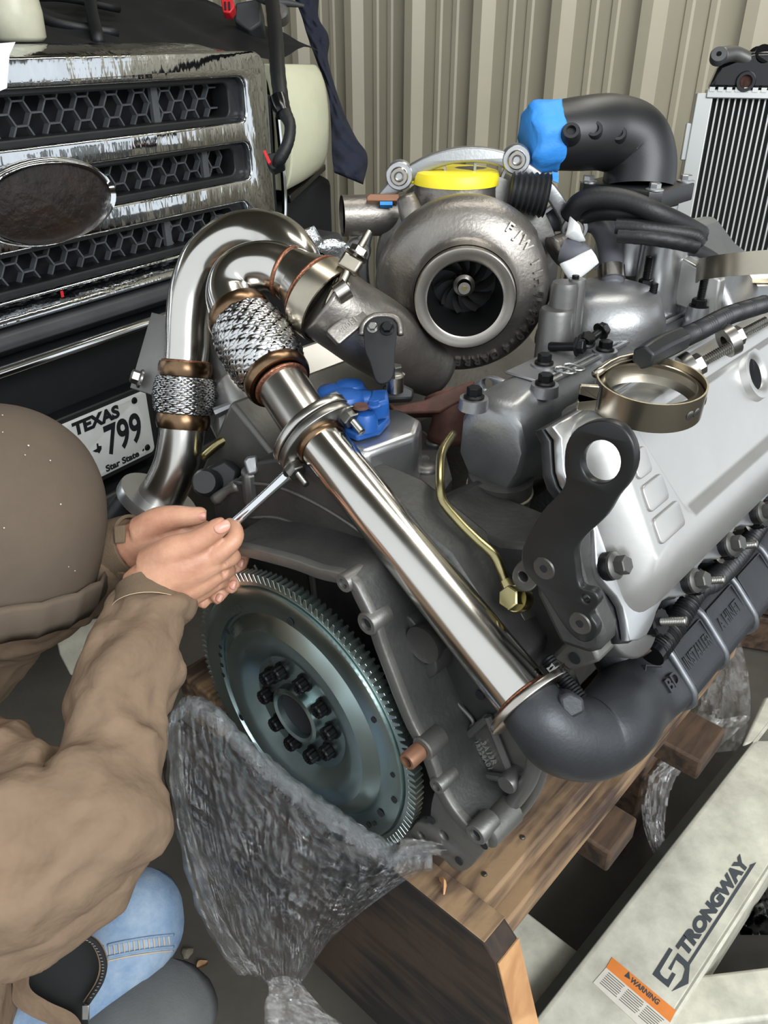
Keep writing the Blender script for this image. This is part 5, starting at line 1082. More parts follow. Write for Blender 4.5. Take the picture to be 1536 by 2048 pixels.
mk('tank_port', lathe([(0.012, 0.0), (0.017, 0.0), (0.019, -0.006), (0.019, -0.012), (0.012, -0.012)], Fr(W(1492, 163, 1.575), RF.x, RF.y, RF.z), 24, closed=True), 'black_gloss', rad)
mk('port_bore', lathe([(0, 0), (0.012, 0)], Fr(W(1492, 163, 1.58), RF.x, RF.y, RF.z), 20), 'rust', rad)
mk('tank_bracket', tube([W(1440, 112, 1.56), W(1470, 108, 1.57), W(1505, 122, 1.58), W(1540, 130, 1.6)], [0.016, 0.014, 0.013, 0.013], 16, 5), 'silver_paint_dark', rad, sm=180)
mk('bracket_eye', lathe([(0.005, 0.008), (0.014, 0.008), (0.016, 0.004), (0.016, -0.008), (0.005, -0.008)], Fr(W(1437, 112, 1.54), CR, CU, -CF - CR * 0.3), 20, closed=True), 'grey_plastic', rad, sm=40)
mk('tank_filler', lathe([(0, 0.02), (0.018, 0.02), (0.018, 0), (0.026, 0), (0.026, -0.02)], Fr(W(1520, 118, 1.58), CR, CU, -CF), 20), 'black_gloss', rad)
RB = RF.p(0.25, -RH, -0.03)
cr = thing('storage_crate', 'plain wooden crate under the radiator behind the engine', 'crate', V((RB.x, RB.y, 0)))
cff = Fr(V((RB.x, RB.y, 0)), rx_, V((-rx_.y, rx_.x, 0)))
for k in range(4): mk('plank', box(cff, (-0.30, 0.30), (-0.15, -0.13), (0.01 + k * (RB.z - 0.02) / 4, (k + 1) * (RB.z - 0.02) / 4)), 'wood_dark', cr, bev=0.003)
for k in range(4): mk('plank', box(cff, (-0.30, 0.30), (0.13, 0.15), (0.01 + k * (RB.z - 0.02) / 4, (k + 1) * (RB.z - 0.02) / 4)), 'wood_dark', cr, bev=0.003)
mk('crate_lid', box(cff, (-0.31, 0.31), (-0.16, 0.16), (RB.z - 0.020, RB.z - 0.001)), 'wood_dark', cr, bev=0.003)
for sx in (-0.28, 0.28): mk('corner_post', box(cff, (sx - 0.02, sx + 0.02), (-0.13, 0.13), (0, RB.z - 0.02)), 'wood_dark', cr, bev=0.003)
# ================================================================ loose V-band clamps and bolts
def vclamp(fr, r, h, name, label):
    t = thing(name, label, 'clamp', fr.o, 'loose V-band clamps on the engine')
    mk('clamp_band', lathe([(r - 0.0015, 0), (r, 0), (r, h), (r - 0.0015, h)], fr, 56, closed=True), 'clamp_steel', t, sm=40)
    mk('inner_groove', lathe([(r - 0.0020, h * 0.25), (r - 0.0075, h * 0.12), (r - 0.0085, h * 0.14), (r - 0.0035, h * 0.36), (r - 0.0035, h * 0.64), (r - 0.0085, h * 0.86), (r - 0.0075, h * 0.88), (r - 0.0020, h * 0.75)], fr, 56, closed=True), 'clamp_steel', t, sm=40)
    return t
c1f = Fr(EW(1292, 812, 0.428), EB, EA); c1f = Fr(c1f.o, CR, V((0, 1, 0.10)))
c1 = vclamp(c1f, 0.0455, 0.026, 'v_band_clamp', 'loose stainless V-band clamp lying open on the silver valve cover')
for k in range(4):
    a = math.radians(-60 - 18 * (k // 2) + (60 if k > 1 else 0)) + (0.18 if k % 2 else 0)
    mk('spot_weld', lathe([(0, 0.0006), (0.003, 0.0006), (0.0042, 0)], fr_axis(c1f.p(0.0456 * math.cos(a), 0.0456 * math.sin(a), 0.013), c1f.x * math.cos(a) + c1f.y * math.sin(a)), 12), 'bolt_steel', c1)
cx = lambda x, y, z_: c1f.p(x, y, z_)
mk('clamp_hook', prism([cx(-0.046, -0.012, 0.001), cx(-0.062, -0.010, 0.001), cx(-0.062, -0.010, 0.010), cx(-0.05, -0.012, 0.013), cx(-0.062, -0.010, 0.016), cx(-0.062, -0.010, 0.025), cx(-0.046, -0.012, 0.025)], c1f.y * 0.004), 'clamp_steel', c1, bev=0.001)
mk('t_bolt', tube([cx(-0.045, 0.012, 0.024), cx(-0.02, 0.035, 0.026), cx(0.015, 0.048, 0.026)], 0.0036, 12, 3), 'clamp_steel', c1, sm=180)
inst('clamp_nut', LIB['nut'], cx(0.012, 0.0475, 0.026), c1f.x, c1, 1.0)
c2f = Fr(W(1570, 560, 0.985), CR, (CU * 0.20 + CF * 0.98))
c2 = vclamp(c2f, 0.103, 0.026, 'v_band_clamp', 'large bronze-tinted V-band clamp ring resting beside the radiator fins')
def loose_bolt(x, y, z, ax, label, L_=0.032, mat='bolt_black', sc=1.0):
    o = inst('loose_bolt', base_mesh('loose_bolt', bolt_vf(0.0085, 0.010, 1.3, L_, 0.62), mat, 30), W(x, y, z), ax, None, sc); tag(o, label, 'bolt', 'loose bolts lying on the engine'); return o
zb = (EW(1150, 690, 0.395) - CAM).dot(CF)
loose_bolt(1152, 693, zb, CR * 0.9 - CF * 0.5 + CU * -0.1, 'black flange bolt lying on the intake runner with its shank toward the turbocharger')
loose_bolt(1172, 683, zb + 0.012, CR * 0.2 - CF * 0.8 + CU * 0.5, 'middle black bolt of three lying on the intake runner', 0.025)
loose_bolt(1200, 664, zb + 0.03, CR * 0.75 + CU * 0.55 + CF * 0.2, 'black bolt lying on the intake runner nearest the domed coolant housing', 0.036)
zv = (EW(825, 915, 0.275) - CAM).dot(CF)
loose_bolt(821, 920, zv, CR * -0.85 - CF * 0.55 - CU * 0.1, 'bright steel bolt lying on the valley deck beside the oil line', 0.024, 'aluminium_bright')
loose_bolt(768, 935, zv - 0.03, CR * 0.5 + CU * 0.7 - CF * 0.4, 'bright steel bolt tucked against the long polished pipe', 0.022, 'aluminium_bright', 0.85)
# scrap of foil behind the elbow
fo_ = crumple([(582, 470), (612, 458), (628, 452), (634, 475), (662, 480), (684, 478), (700, 500), (690, 520), (660, 515), (620, 500)], 1.04, 'foil', 'foil_scrap', None, 0.0015, 0.02, 40)
tag(fo_, 'crumpled piece of clear foil wrapping behind the polished elbow', 'foil')
# ================================================================ wooden cradle under the engine
BT = -0.118
cra = thing('wooden_cradle', 'rough timber cradle of beams and boards carrying the engine', 'wooden cradle', EL(0.3, 0, -0.647))
def beam(name, v, u, w, mat='wood_beam', bev=0.004): return mk(name, box(EF, v, u, w), mat, cra, bev=bev)
beam('beam', (0.188, 0.272), (0.016, 0.72), (BT - 0.042, BT)); beam('beam', (0.205, 0.290), (0.016, 0.72), (BT - 0.084, BT - 0.044))
beam('beam', (-0.290, -0.205), (0.016, 0.72), (BT - 0.084, BT))
# front board with a sawn-off corner
FBv = [(0.176, -0.100), (0.302, -0.100), (0.320, -0.116), (0.376, -0.290), (0.376, -0.46), (-0.32, -0.46), (-0.32, -0.215), (0.10, -0.215)]
mk('front_board', prism([EL(0.013, v, w) for v, w in FBv], EA * -0.038), 'wood_board', cra, bev=0.003)
mk('board_edge', prism([EL(0.0125, 0.177, -0.1004), EL(0.0125, 0.303, -0.1004), EL(-0.0245, 0.303, -0.1004), EL(-0.0245, 0.177, -0.1004)], UPZ * 0.0015), 'wood_beam', cra, bev=0.0008)
mk('sawn_end', prism([EL(0.0125, 0.3205, -0.1165), EL(-0.0245, 0.3205, -0.1165), EL(-0.0245, 0.3765, -0.290), EL(0.0125, 0.3765, -0.290)], (EB * 0.95 + UPZ * 0.3) * 0.0018), 'wood_cut', cra, lab='pale freshly sawn end of the board')
mk('sawn_end', prism([EL(0.0125, 0.3765, -0.290), EL(-0.0245, 0.3765, -0.290), EL(-0.0245, 0.3765, -0.46), EL(0.0125, 0.3765, -0.46)], EB * 0.0015), 'wood_cut', cra)
beam('cross_plank', (-0.34, 0.322), (0.235, 0.31), (BT - 0.125, BT - 0.086), 'wood_dark')
beam('cross_plank', (-0.34, 0.345), (0.46, 0.55), (BT - 0.125, BT - 0.086), 'wood_dark')
for v in (-0.30, 0.15):
    for u in (0.06, 0.58): beam('support_block', (v, v + 0.085), (u, u + 0.10), (-0.647, BT - 0.086), 'wood_dark')
for u, v in ((0.05, 0.25), (0.12, 0.255)): inst('nail_head', LIB['screw'], EL(u, v, BT), UPZ, cra, 0.6)
# chip of wood on the beam
ch = mk('wood_chip', tube([EL(0.0, 0.225, -0.098), EL(-0.005, 0.235, -0.088), EL(-0.012, 0.24, -0.096)], [0.003, 0.005, 0.002], 6, 3, squash=(1, 0.4)), 'wood_cut', None); tag(ch, 'curl of pale wood shaving on the cradle corner', 'wood chip')

# ================================================================ engine hoist leg
HB = 0.20
hp0 = G(1148, 1905, HB); hd = V((0.702, 0.712, 0)).normalized(); hn = V((hd.y, -hd.x, 0))
HF_ = Fr(G(1225, 1895, HB), hd, V((-hd.y, hd.x, 0)))   # x along, y to the left, z up
ho = thing('engine_hoist', 'scuffed white steel engine hoist leg with dark STRONGWAY lettering and orange warning label', 'engine hoist', HF_.p(0.2, 0, -HB))
a_ = [(p - HF_.o).dot(HF_.y) for p in (G(1105, 2000, HB), G(1440, 1570, HB), G(1340, 2040, HB), G(1536, 1740, HB), hp0)]
yl = (a_[0] + a_[1]) / 2; yr = (a_[2] + a_[3]) / 2; yg = a_[4]
sec_ = [(yl, 0.0), (yr, 0.0), (yr, -0.125), (yg, -0.125), (yg, -0.014)]
mk('leg_beam', prism([HF_.p(-0.45, y, z) for y, z in sec_], HF_.x * 1.10), 'hoist_paint', ho, bev=0.005, seg=3)
mk('shade_face', prism([HF_.p(-0.45, yl + 0.0005, -0.001), HF_.p(-0.45, yg, -0.0135), HF_.p(-0.45, yg + 0.0012, -0.0120), HF_.p(-0.45, yl + 0.0012, 0.0002)], HF_.x * 1.10), 'hoist_shade', ho, lab='sloping edge coloured dark in place of the shadow along the leg')  # shadow band on the leg's left edge, put in as a dark strip
mk('leg_seam', tube([HF_.p(-0.45, yr, -0.003), HF_.p(0.65, yr, -0.003)], 0.004, 8, 1), 'hoist_paint', ho)
# lettering
sdir = (G(1470, 1720, HB) - G(1345, 1985, HB)).normalized(); smid = G(1420, 1830, HB)
def hp2(x, y): p = G(x, y, HB + 0.0008); q = p - HF_.o; return (q.dot(HF_.x), q.dot(HF_.y))
def decal(name, loops, mat, h=0.0006, par=ho): return mk(name, plate(loops, Fr(HF_.p(0, 0, 0.0006), HF_.x, HF_.y), h), mat, par, sm=None)
w0 = hp2(1367, 1925); w1 = hp2(1505, 1705); tlen = math.hypot(w1[0] - w0[0], w1[1] - w0[1])
lx = (V((w1[0], w1[1], 0)) - V((w0[0], w0[1], 0))).normalized(); LX3 = HF_.x * lx.x + HF_.y * lx.y; LY3 = UPZ.cross(LX3)
def dl(x, y): p = G(x, y, HB + 0.0008); q = p - G(1355, 1985, HB); return (q.dot(LX3), q.dot(LY3))
tv, tf_ = text_vf('TRONGWAY', 0.034, Fr((0, 0, 0), (1, 0, 0), (0, 1, 0)), 0.0003, 0.0022, 'LEFT', 1.0, 0.0)
mxx = max(p.x for p in tv); mnx = min(p.x for p in tv); mny = min(p.y for p in tv); mxy = max(p.y for p in tv)
TO = G(1374, 1917, HB + 0.0008); TE = G(1502, 1727, HB + 0.0008); tlx = (TE - TO).normalized(); tly = UPZ.cross(tlx); ln_ = (TE - TO).length
mk('brand_lettering', ([TO + tlx * ((p.x - mnx) / (mxx - mnx) * ln_ + (p.y - mny) * 0.18) + tly * (0.001 + (p.y - mny) / (mxy - mny) * 0.0195) + UPZ * (p.z) for p in tv], tf_), 'decal_dark', ho, sm=None)
def pxloop(pts): return [(lambda q: (q.dot(HF_.x), q.dot(HF_.y)))(G(x, y, HB) - HF_.o) for x, y in pts]
def zl(pts): return pxloop([(1160 + x * 0.2448, 1680 + y * 0.2448) for x, y in pts])
decal('brand_lettering', [zl([(730, 882), (757, 900), (652, 1075), (660, 1100), (690, 1130), (718, 1143), (755, 1083), (782, 1100), (722, 1208), (592, 1100)])], 'decal_dark')
decal('brand_lettering', [zl([(800, 925), (882, 1003), (1385, 222), (1388, 205), (1440, 185), (897, 1022), (885, 1175), (750, 1238), (835, 1140), (858, 1060), (845, 1030), (785, 980), (745, 1068), (722, 1052)])], 'decal_dark')
# warning label: orange band and small print
wl1 = pxloop([(1224, 1915), (1352, 2022), (1340, 2046), (1212, 1936)]); decal('warning_band', [wl1], 'label_orange', 0.0008)
wl2 = pxloop([(1212, 1936), (1340, 2046), (1318, 2090), (1186, 1966)]); wlab = decal('warning_print', [wl2], 'label_white', 0.0008)
q0 = G(1232, 1945, HB + 0.0012); q1 = G(1318, 2020, HB + 0.0012); wx = (q1 - q0).normalized()
tv, tf_ = text_vf('WARNING', 0.02, Fr((0, 0, 0), (1, 0, 0), (0, 1, 0)), 0.0002, 0.0006); mnx = min(p.x for p in tv); mxx = max(p.x for p in tv); mny = min(p.y for p in tv); mxy = max(p.y for p in tv)
o_ = G(1262, 1958, HB + 0.0012); e_ = G(1318, 2006, HB + 0.0012); wx = (e_ - o_).normalized(); wy = UPZ.cross(wx)
mk('warning_text', ([o_ + wx * ((p.x - mnx) / (mxx - mnx) * (e_ - o_).length) + wy * ((p.y - mny) / (mxy - mny) - 0.5) * 0.0085 + UPZ * p.z for p in tv], tf_), 'decal_dark', ho, sm=None)
decal('warning_symbol', [pxloop([(1248, 1953), (1258, 1944), (1260, 1960)])], 'decal_dark', 0.0014)
for r_ in range(7):
    for c_ in range(3):
        f0 = 0.10 + 0.11 * r_; a0 = 0.06 + 0.30 * c_; a1 = a0 + 0.24 + 0.04 * random.random()
        def bi(u, v): return (1212 + (1340 - 1212) * u + (1186 - 1212) * v, 1936 + (2046 - 1936) * u + (1966 - 1936) * v)
        decal('small_print', [pxloop([bi(a0, f0), bi(a1, f0), bi(a1, f0 + 0.035), bi(a0, f0 + 0.035)])], 'label_ink', 0.0013, ho)
# cross members
hb2 = [G(x, y, 0.15) for x, y in [(985, 1845), (1012, 1790), (1160, 1905), (1105, 2080), (1050, 2080)]]
mk('base_plate', prism(hb2, UPZ * -0.05), 'hoist_paint', ho, bev=0.004)
cb0 = G(1395, 1985, 0.16); cb1 = G(1640, 1955, 0.16); cbx = (cb1 - cb0).normalized(); cbf = Fr(cb0, cbx, UPZ.cross(cbx))
mk('cross_bar', box(cbf, (-0.06, 0.5), (-0.045, 0.025), (-0.06, 0.0)), 'hoist_paint', ho, bev=0.006)
mk('tilt_post', prism([G(1462, 1560, 0.10), G(1505, 1465, 0.10), G(1570, 1440, 0.10), G(1560, 1560, 0.10)], UPZ * 0.10), 'hoist_paint', ho, bev=0.006)
for t_ in (-0.25, 0.5):
    cwf = Fr(HF_.p(t_, (yl + yr) / 2, -HB + 0.0375), hd, UPZ); mk('caster_wheel', lathe([(0, -0.016), (0.034, -0.016), (0.0375, -0.012), (0.0375, 0.012), (0.034, 0.016), (0, 0.016)], cwf, 28), 'wheel_rubber', ho, sm=40)
    mk('caster_fork', box(Fr(HF_.p(t_, (yl + yr) / 2, -HB), hd, UPZ.cross(hd)), (-0.03, 0.03), (-0.024, 0.024), (0.076 - 0.03, 0.076)), 'hoist_paint', ho, bev=0.003)
mk('caster_fork', box(Fr(V((hb2[0].x + 0.02, hb2[0].y - 0.06, 0)), hd, UPZ.cross(hd)), (-0.02, 0.02), (-0.02, 0.02), (0.0, 0.10)), 'hoist_paint', ho, bev=0.003)

# ================================================================ stretch film
def top_edge(a):
    P = catmull([(335, 1440, 1.01), (372, 1398, 1.0), (425, 1412, 0.985), (505, 1490, 0.975), (600, 1568, 0.955), (700, 1640, 0.925), (790, 1695, 0.89), (862, 1692, 0.855)], 8)
    k = a * (len(P) - 1); i = min(int(k), len(P) - 2); f = k - i; return P[i] * (1 - f) + P[i + 1] * f
def bot_edge(a):
    P = catmull([(455, 1900, 1.0), (490, 1935, 0.985), (520, 1960, 0.97), (560, 1975, 0.955), (585, 1975, 0.945), (610, 1955, 0.935), (660, 1880, 0.915), (760, 1790, 0.885)], 8)
    k = a * (len(P) - 1); i = min(int(k), len(P) - 2); f = k - i; return P[i] * (1 - f) + P[i + 1] * f
def film(a, b):
    t, q = top_edge(a), bot_edge(a); p = t * (1 - b) + q * b
    side = 26 * math.sin(math.pi * b) * (1 - 2 * a)
    w_ = mnoise.noise(V((a * 16 + b * 3, b * 5, 0))) ; w2 = mnoise.noise(V((a * 46, b * 9, 4)))
    roll = 0.030 * math.exp(-(b / 0.10) ** 2)
    cr_ = (1 - abs(mnoise.noise(V((a * 30 + 2 * b, b * 6 + a * 4, 11)))) * 2.2) * 0.007 + (1 - abs(mnoise.noise(V((a * 12 - b * 9, b * 12, 17)))) * 2.2) * 0.006
    return W(p[0] - side, p[1] - 10 * math.exp(-(b / 0.08) ** 2) * w2, -cr_ + p[2] - 0.022 * math.sin(math.pi * b) + 0.010 * w_ + 0.005 * w2 + roll * 0.3)
fw = thing('stretch_film', 'clear stretch film bunched and knotted over the crate below the flywheel', 'plastic film', W(560, 1975, 0.95))
mk('film_sheet', grid(film, 150, 90), 'stretch_film', fw, sm=180)
def rollv(a, b):
    t = top_edge(a); an = b * math.pi * 1.3 - 0.4; r = 0.016 + 0.004 * mnoise.noise(V((a * 40, b * 4, 2)))
    p = W(*t); return p + CU * (-0.012 + r * math.sin(an)) - CF * (0.004 + r * math.cos(an)) + CR * 0.004 * mnoise.noise(V((a * 60, b * 3, 8)))
mk('film_roll', grid(rollv, 190, 14), 'stretch_film_roll', fw, sm=None)
def tail(a, b):
    an = 2 * math.pi * a; r = (26 + 60 * b ** 1.3) * (1 + 0.25 * math.sin(5 * an + 3) + 0.2 * mnoise.noise(V((a * 8, b * 5, 5))))
    return W(566 + 50 * b + r * math.cos(an), 1960 + 130 * b + 8 * math.sin(an), 0.95 + 0.0006 * r * math.sin(an) + 0.01 * mnoise.noise(V((a * 20, b * 12, 1))))
mk('film_tail', grid(tail, 80, 40), 'stretch_film_warm', fw, sm=None)
def strip(a, b):
    P = catmull([(345, 1445, 0.99), (352, 1560, 0.985), (385, 1720, 0.98), (430, 1850, 0.98), (500, 1950, 0.965)], 8); k = a * (len(P) - 1); i = min(int(k), len(P) - 2); p = P[i] * (1 - (k - i)) + P[i + 1] * (k - i)
    return W(p[0] + (b - 0.5) * (30 + 20 * a) + 5 * mnoise.noise(V((a * 14, b * 3, 6))), p[1] + 6 * mnoise.noise(V((a * 9, b * 6, 2))), p[2] - 0.015 * math.sin(b * 9) + 0.008 * mnoise.noise(V((a * 30, b * 5, 3))))
mk('film_edge', grid(strip, 90, 12), 'stretch_film_warm', fw, sm=None)
def tailr(a, b):
    P = catmull([(800, 1700, 0.88), (860, 1696, 0.862), (930, 1706, 0.86)], 8); k = a * (len(P) - 1); i = min(int(k), len(P) - 2); p = P[i] * (1 - (k - i)) + P[i + 1] * (k - i)
    return W(p[0], p[1] + (b - 0.5) * (50 - 38 * a) + 4 * mnoise.noise(V((a * 12, b * 5, 3))), p[2] - 0.006 * math.sin(b * 14))
mk('film_tail', grid(tailr, 40, 10), 'stretch_film_warm', fw, sm=180)
fr2 = thing('stretch_film', 'crumpled clear stretch film piled on the floor beside the exhaust manifold', 'plastic film', G(1400, 1450, 0.02))
def pile(a, b):
    L_ = catmull([(1398, 1290, 0), (1360, 1370, 0), (1335, 1450, 0), (1300, 1520, 0)], 8); R_ = catmull([(1470, 1245, 0), (1495, 1340, 0), (1500, 1430, 0), (1478, 1500, 0)], 8)
    i = min(int(a * 24), 24); l, r = L_[i], R_[i]; x = l[0] + (r[0] - l[0]) * b; y = l[1] + (r[1] - l[1]) * b
    h = 0.05 + 0.10 * math.sin(math.pi * b) * (0.4 + 0.6 * a) + 0.035 * mnoise.noise(V((a * 9, b * 7, 0))) + 0.015 * mnoise.noise(V((a * 24, b * 20, 7)))
    return G(x, y, h)
mk('film_pile', grid(pile, 70, 44), 'stretch_film_warm', fr2, sm=None)
def pile2(a, b):
    L_ = catmull([(1400, 1420, 0), (1345, 1490, 0), (1290, 1545, 0), (1285, 1640, 0), (1310, 1720, 0)], 6); i = min(int(a * 24), 24); p = L_[i]
    wd = 80 * (1 - a) + 26; return G(p[0] + wd * b, p[1] + 10 * math.sin(b * 5) * (1 - a) + 24 * b * (1 - a), 0.215 + 0.03 * (1 - a) * math.sin(b * 6) + 0.02 * mnoise.noise(V((a * 16, b * 9, 2))) - 0.10 * max(0, a - 0.6))
mk('film_fold', grid(pile2, 60, 20), 'stretch_film_warm', fr2, sm=180)
dw = thing('stretch_film', 'dark shiny plastic wrapping on the floor right of the hoist leg', 'plastic film', G(1520, 1830, 0.02))
mk('film_bundle', grid(lambda a, b: G(1480 + 100 * a, 1780 + 90 * b, 0.03 + 0.08 * math.sin(math.pi * a) * math.sin(math.pi * b) + 0.03 * mnoise.noise(V((a * 7, b * 7, 0)))), 30, 26), 'black_gloss', dw, sm=60)
# floor litter
def leaf(x, y, L_, rot, label):
    p = G(x, y, 0.004); d = V((math.cos(rot), math.sin(rot), 0)); n_ = V((-d.y, d.x, 0)); vs = []; out = []
    for i in range(9):
        t = i / 8; w_ = L_ * 0.32 * math.sin(math.pi * t) ** 0.7 * (1 + 0.2 * math.sin(t * 25))
        for k in (-1, 0, 1): vs.append(p + d * L_ * (t - 0.5) + n_ * w_ * k + UPZ * (0.006 * abs(k) + 0.004 * math.sin(t * 5)))
    fs = [(i * 3 + k, (i + 1) * 3 + k, (i + 1) * 3 + k + 1, i * 3 + k + 1) for i in range(8) for k in (0, 1)]
    o = mk('dry_leaf', (vs + [q - UPZ * 0.001 for q in vs], fs + [tuple(j + 27 for j in f[::-1]) for f in fs]), 'leaf_dry', None, sm=60); tag(o, label, 'leaf', 'dry leaves on the floor')
leaf(1522, 1243, 0.055, 0.5, 'tan dry leaf on the concrete beside the crumpled film'); leaf(1528, 1212, 0.04, 2.2, 'small brown leaf on the concrete by the end of the manifold'); leaf(405, 1932, 0.022, 0.8, 'scrap of brown leaf on the floor beside the knotted film')
pb = mk('pebble', lathe([(0, 0.012), (0.006, 0.010), (0.010, 0.004), (0.008, 0), (0, 0)], Fr(G(375, 1908, 0), CR, V((0, 1, 0))), 10, fn=lambda a, i: 1 + 0.2 * math.sin(3 * a)), 'stone', None); tag(pb, 'small pale pebble on the floor beside the denim knee', 'pebble')
# ================================================================ the person fitting the pipe
def chain(pts, n=4, seg=14): return tube([W(x, y, z) for x, y, z, r in pts], [r for *_, r in pts], seg, n)
def ball(p, r, sc=(1, 1, 1)):
    f = Fr(p, CR, CU); return [f.p(r * sc[0] * math.sin(a) * math.cos(b), r * sc[1] * math.cos(a), r * sc[2] * math.sin(a) * math.sin(b)) for a in [math.pi * i / 10 for i in range(11)] for b in [2 * math.pi * k / 16 for k in range(16)]], \
        [(i * 16 + k, i * 16 + (k + 1) % 16, (i + 1) * 16 + (k + 1) % 16, (i + 1) * 16 + k) for i in range(10) for k in range(16)]
HC = W(-12, 1030, 0.93)
rh = [  # right hand, back of the hand toward the viewer
    [(285, 1185, 0.905, 0.030), (320, 1160, 0.895, 0.030), (360, 1135, 0.885, 0.026), (400, 1118, 0.880, 0.018), (418, 1112, 0.879, 0.013)],
    [(290, 1175, 0.905, 0.028), (340, 1150, 0.892, 0.028), (395, 1132, 0.886, 0.021), (440, 1118, 0.887, 0.013)],
    [(290, 1190, 0.905, 0.026), (345, 1175, 0.900, 0.025), (400, 1158, 0.897, 0.019), (440, 1142, 0.900, 0.012)],
    [(295, 1195, 0.910, 0.022), (350, 1188, 0.908, 0.021), (395, 1176, 0.907, 0.017), (432, 1164, 0.909, 0.011)],
    [(300, 1130, 0.895, 0.020), (345, 1105, 0.875, 0.019), (385, 1088, 0.868, 0.0145), (415, 1070, 0.864, 0.0118), (436, 1056, 0.863, 0.0112), (453, 1046, 0.865, 0.0085)],
    [(408, 1122, 0.880, 0.0130), (442, 1102, 0.878, 0.0115), (468, 1080, 0.880, 0.0100), (470, 1058, 0.890, 0.0088), (456, 1046, 0.902, 0.0072)],
    [(440, 1120, 0.888, 0.0125), (466, 1112, 0.905, 0.0100), (464, 1100, 0.930, 0.0088), (446, 1092, 0.940, 0.0076)],
    [(438, 1143, 0.901, 0.0118), (456, 1140, 0.922, 0.0095), (446, 1128, 0.942, 0.0082)],
    [(430, 1164, 0.909, 0.0108), (444, 1164, 0.928, 0.0085), (432, 1152, 0.945, 0.0072)]]
lh = [
    [(262, 1092, 0.985, 0.027), (300, 1078, 0.975, 0.027), (345, 1072, 0.975, 0.025), (395, 1070, 0.985, 0.022), (430, 1075, 0.995, 0.014)],
    [(262, 1100, 0.985, 0.026), (310, 1100, 0.985, 0.026), (370, 1105, 0.995, 0.024), (425, 1110, 1.0, 0.018)],
    [(285, 1066, 0.968, 0.022), (318, 1043, 0.955, 0.018), (352, 1034, 0.948, 0.0142), (384, 1033, 0.945, 0.0118), (402, 1031, 0.945, 0.0105), (413, 1031, 0.946, 0.0075)],
    [(425, 1066, 0.995, 0.0125), (462, 1062, 0.985, 0.0112), (482, 1082, 0.970, 0.0102), (485, 1108, 0.958, 0.0096), (478, 1132, 0.950, 0.0085), (474, 1141, 0.949, 0.006)],
    [(425, 1090, 1.0, 0.0125), (466, 1098, 0.985, 0.0110), (478, 1128, 0.965, 0.0102), (472, 1156, 0.948, 0.0096), (460, 1175, 0.940, 0.0085), (455, 1183, 0.939, 0.006)],
    [(415, 1110, 1.0, 0.0120), (445, 1135, 0.980, 0.0108), (448, 1168, 0.955, 0.0100), (436, 1190, 0.940, 0.0092), (425, 1203, 0.936, 0.007)],
    [(395, 1120, 1.0, 0.0110), (415, 1155, 0.975, 0.0096), (412, 1188, 0.950, 0.0088), (404, 1206, 0.940, 0.0082), (400, 1215, 0.938, 0.006)]]
arm_r = [(-150, 1700, 0.80, 0.05), (60, 1690, 0.75, 0.045), (190, 1640, 0.755, 0.036), (228, 1500, 0.80, 0.034), (270, 1300, 0.87, 0.032), (290, 1180, 0.905, 0.028)]
arm_l = [(-180, 1330, 1.10, 0.05), (-40, 1250, 1.08, 0.05), (110, 1160, 1.04, 0.042), (200, 1115, 1.01, 0.034), (275, 1088, 0.985, 0.027)]
# torso crouching to the left of the frame
PEL = V((-0.70, 0.30, 0.28)); CH = V((-0.62, 0.46, 0.62)); NK = V((-0.52, 0.62, 0.80))
torso = tube([PEL, PEL + V((0.02, 0.05, 0.14)), CH, CH + V((0.05, 0.07, 0.10)), NK, HC + V((0, 0, -0.03))], [0.11, 0.105, 0.12, 0.10, 0.055, 0.06], 18, 4)
sh_r = W(*arm_r[0][:3]); sh_l = W(*arm_l[0][:3])
body_parts = [chain(c) for c in rh + lh] + [chain(arm_r), chain(arm_l), torso, tube([CH + V((0.03, 0.04, 0.05)), sh_r], [0.08, 0.05], 12, 2), tube([CH + V((0.03, 0.04, 0.05)), sh_l], [0.08, 0.05], 12, 2), ball(HC, 0.098, (0.8, 1.0, 0.98))]
# face on the far side of the head, looking down at the work
fdir = (W(420, 1080, 0.93) - HC).normalized(); fd2 = (fdir - UPZ * 0.25).normalized(); fu = (UPZ - fd2 * UPZ.dot(fd2)).normalized(); fs_ = fd2.cross(fu)
body_parts += [tube([HC + fd2 * 0.085 + fu * 0.01, HC + fd2 * 0.108 - fu * 0.025, HC + fd2 * 0.088 - fu * 0.035], [0.010, 0.013, 0.010], 10, 3), ball(HC + fd2 * 0.055 - fu * 0.06, 0.05), tube([HC + fd2 * 0.084 - fu * 0.058 - fs_ * 0.022, HC + fd2 * 0.094 - fu * 0.058, HC + fd2 * 0.084 - fu * 0.058 + fs_ * 0.022], [0.006, 0.008, 0.006], 8, 3)]
for s_ in (-1, 1): body_parts += [ball(HC + fs_ * 0.082 * s_ - fu * 0.01, 0.024, (0.5, 1, 1))]
KN = W(288, 1848, 1.02); HIP = PEL + V((0.10, 0.02, 0.0)); HIP2 = PEL + V((0.04, -0.12, -0.02)); KN2 = W(330, 2030, 1.0)
leg1 = [HIP, KN, V((KN.x - 0.16, KN.y - 0.02, 0.06))]; leg2 = [HIP2, KN2, V((KN2.x - 0.25, KN2.y - 0.10, 0.05))]
body_parts += [tube(leg1, [0.06, 0.032, 0.03], 14, 5), tube(leg2, [0.06, 0.035, 0.03], 14, 5)]
person = mk('person', join(*body_parts), 'skin', None, sm=180, rem=0.0026, smooth_it=2)
tag(person, 'person in brown hooded work jacket crouching and tightening a pipe bolt with both hands', 'person')
for s_ in (-1, 1):
    mk('eye', ball(HC + fd2 * 0.084 + fu * 0.012 + fs_ * 0.031 * s_, 0.011), 'nail', person, sm=180)
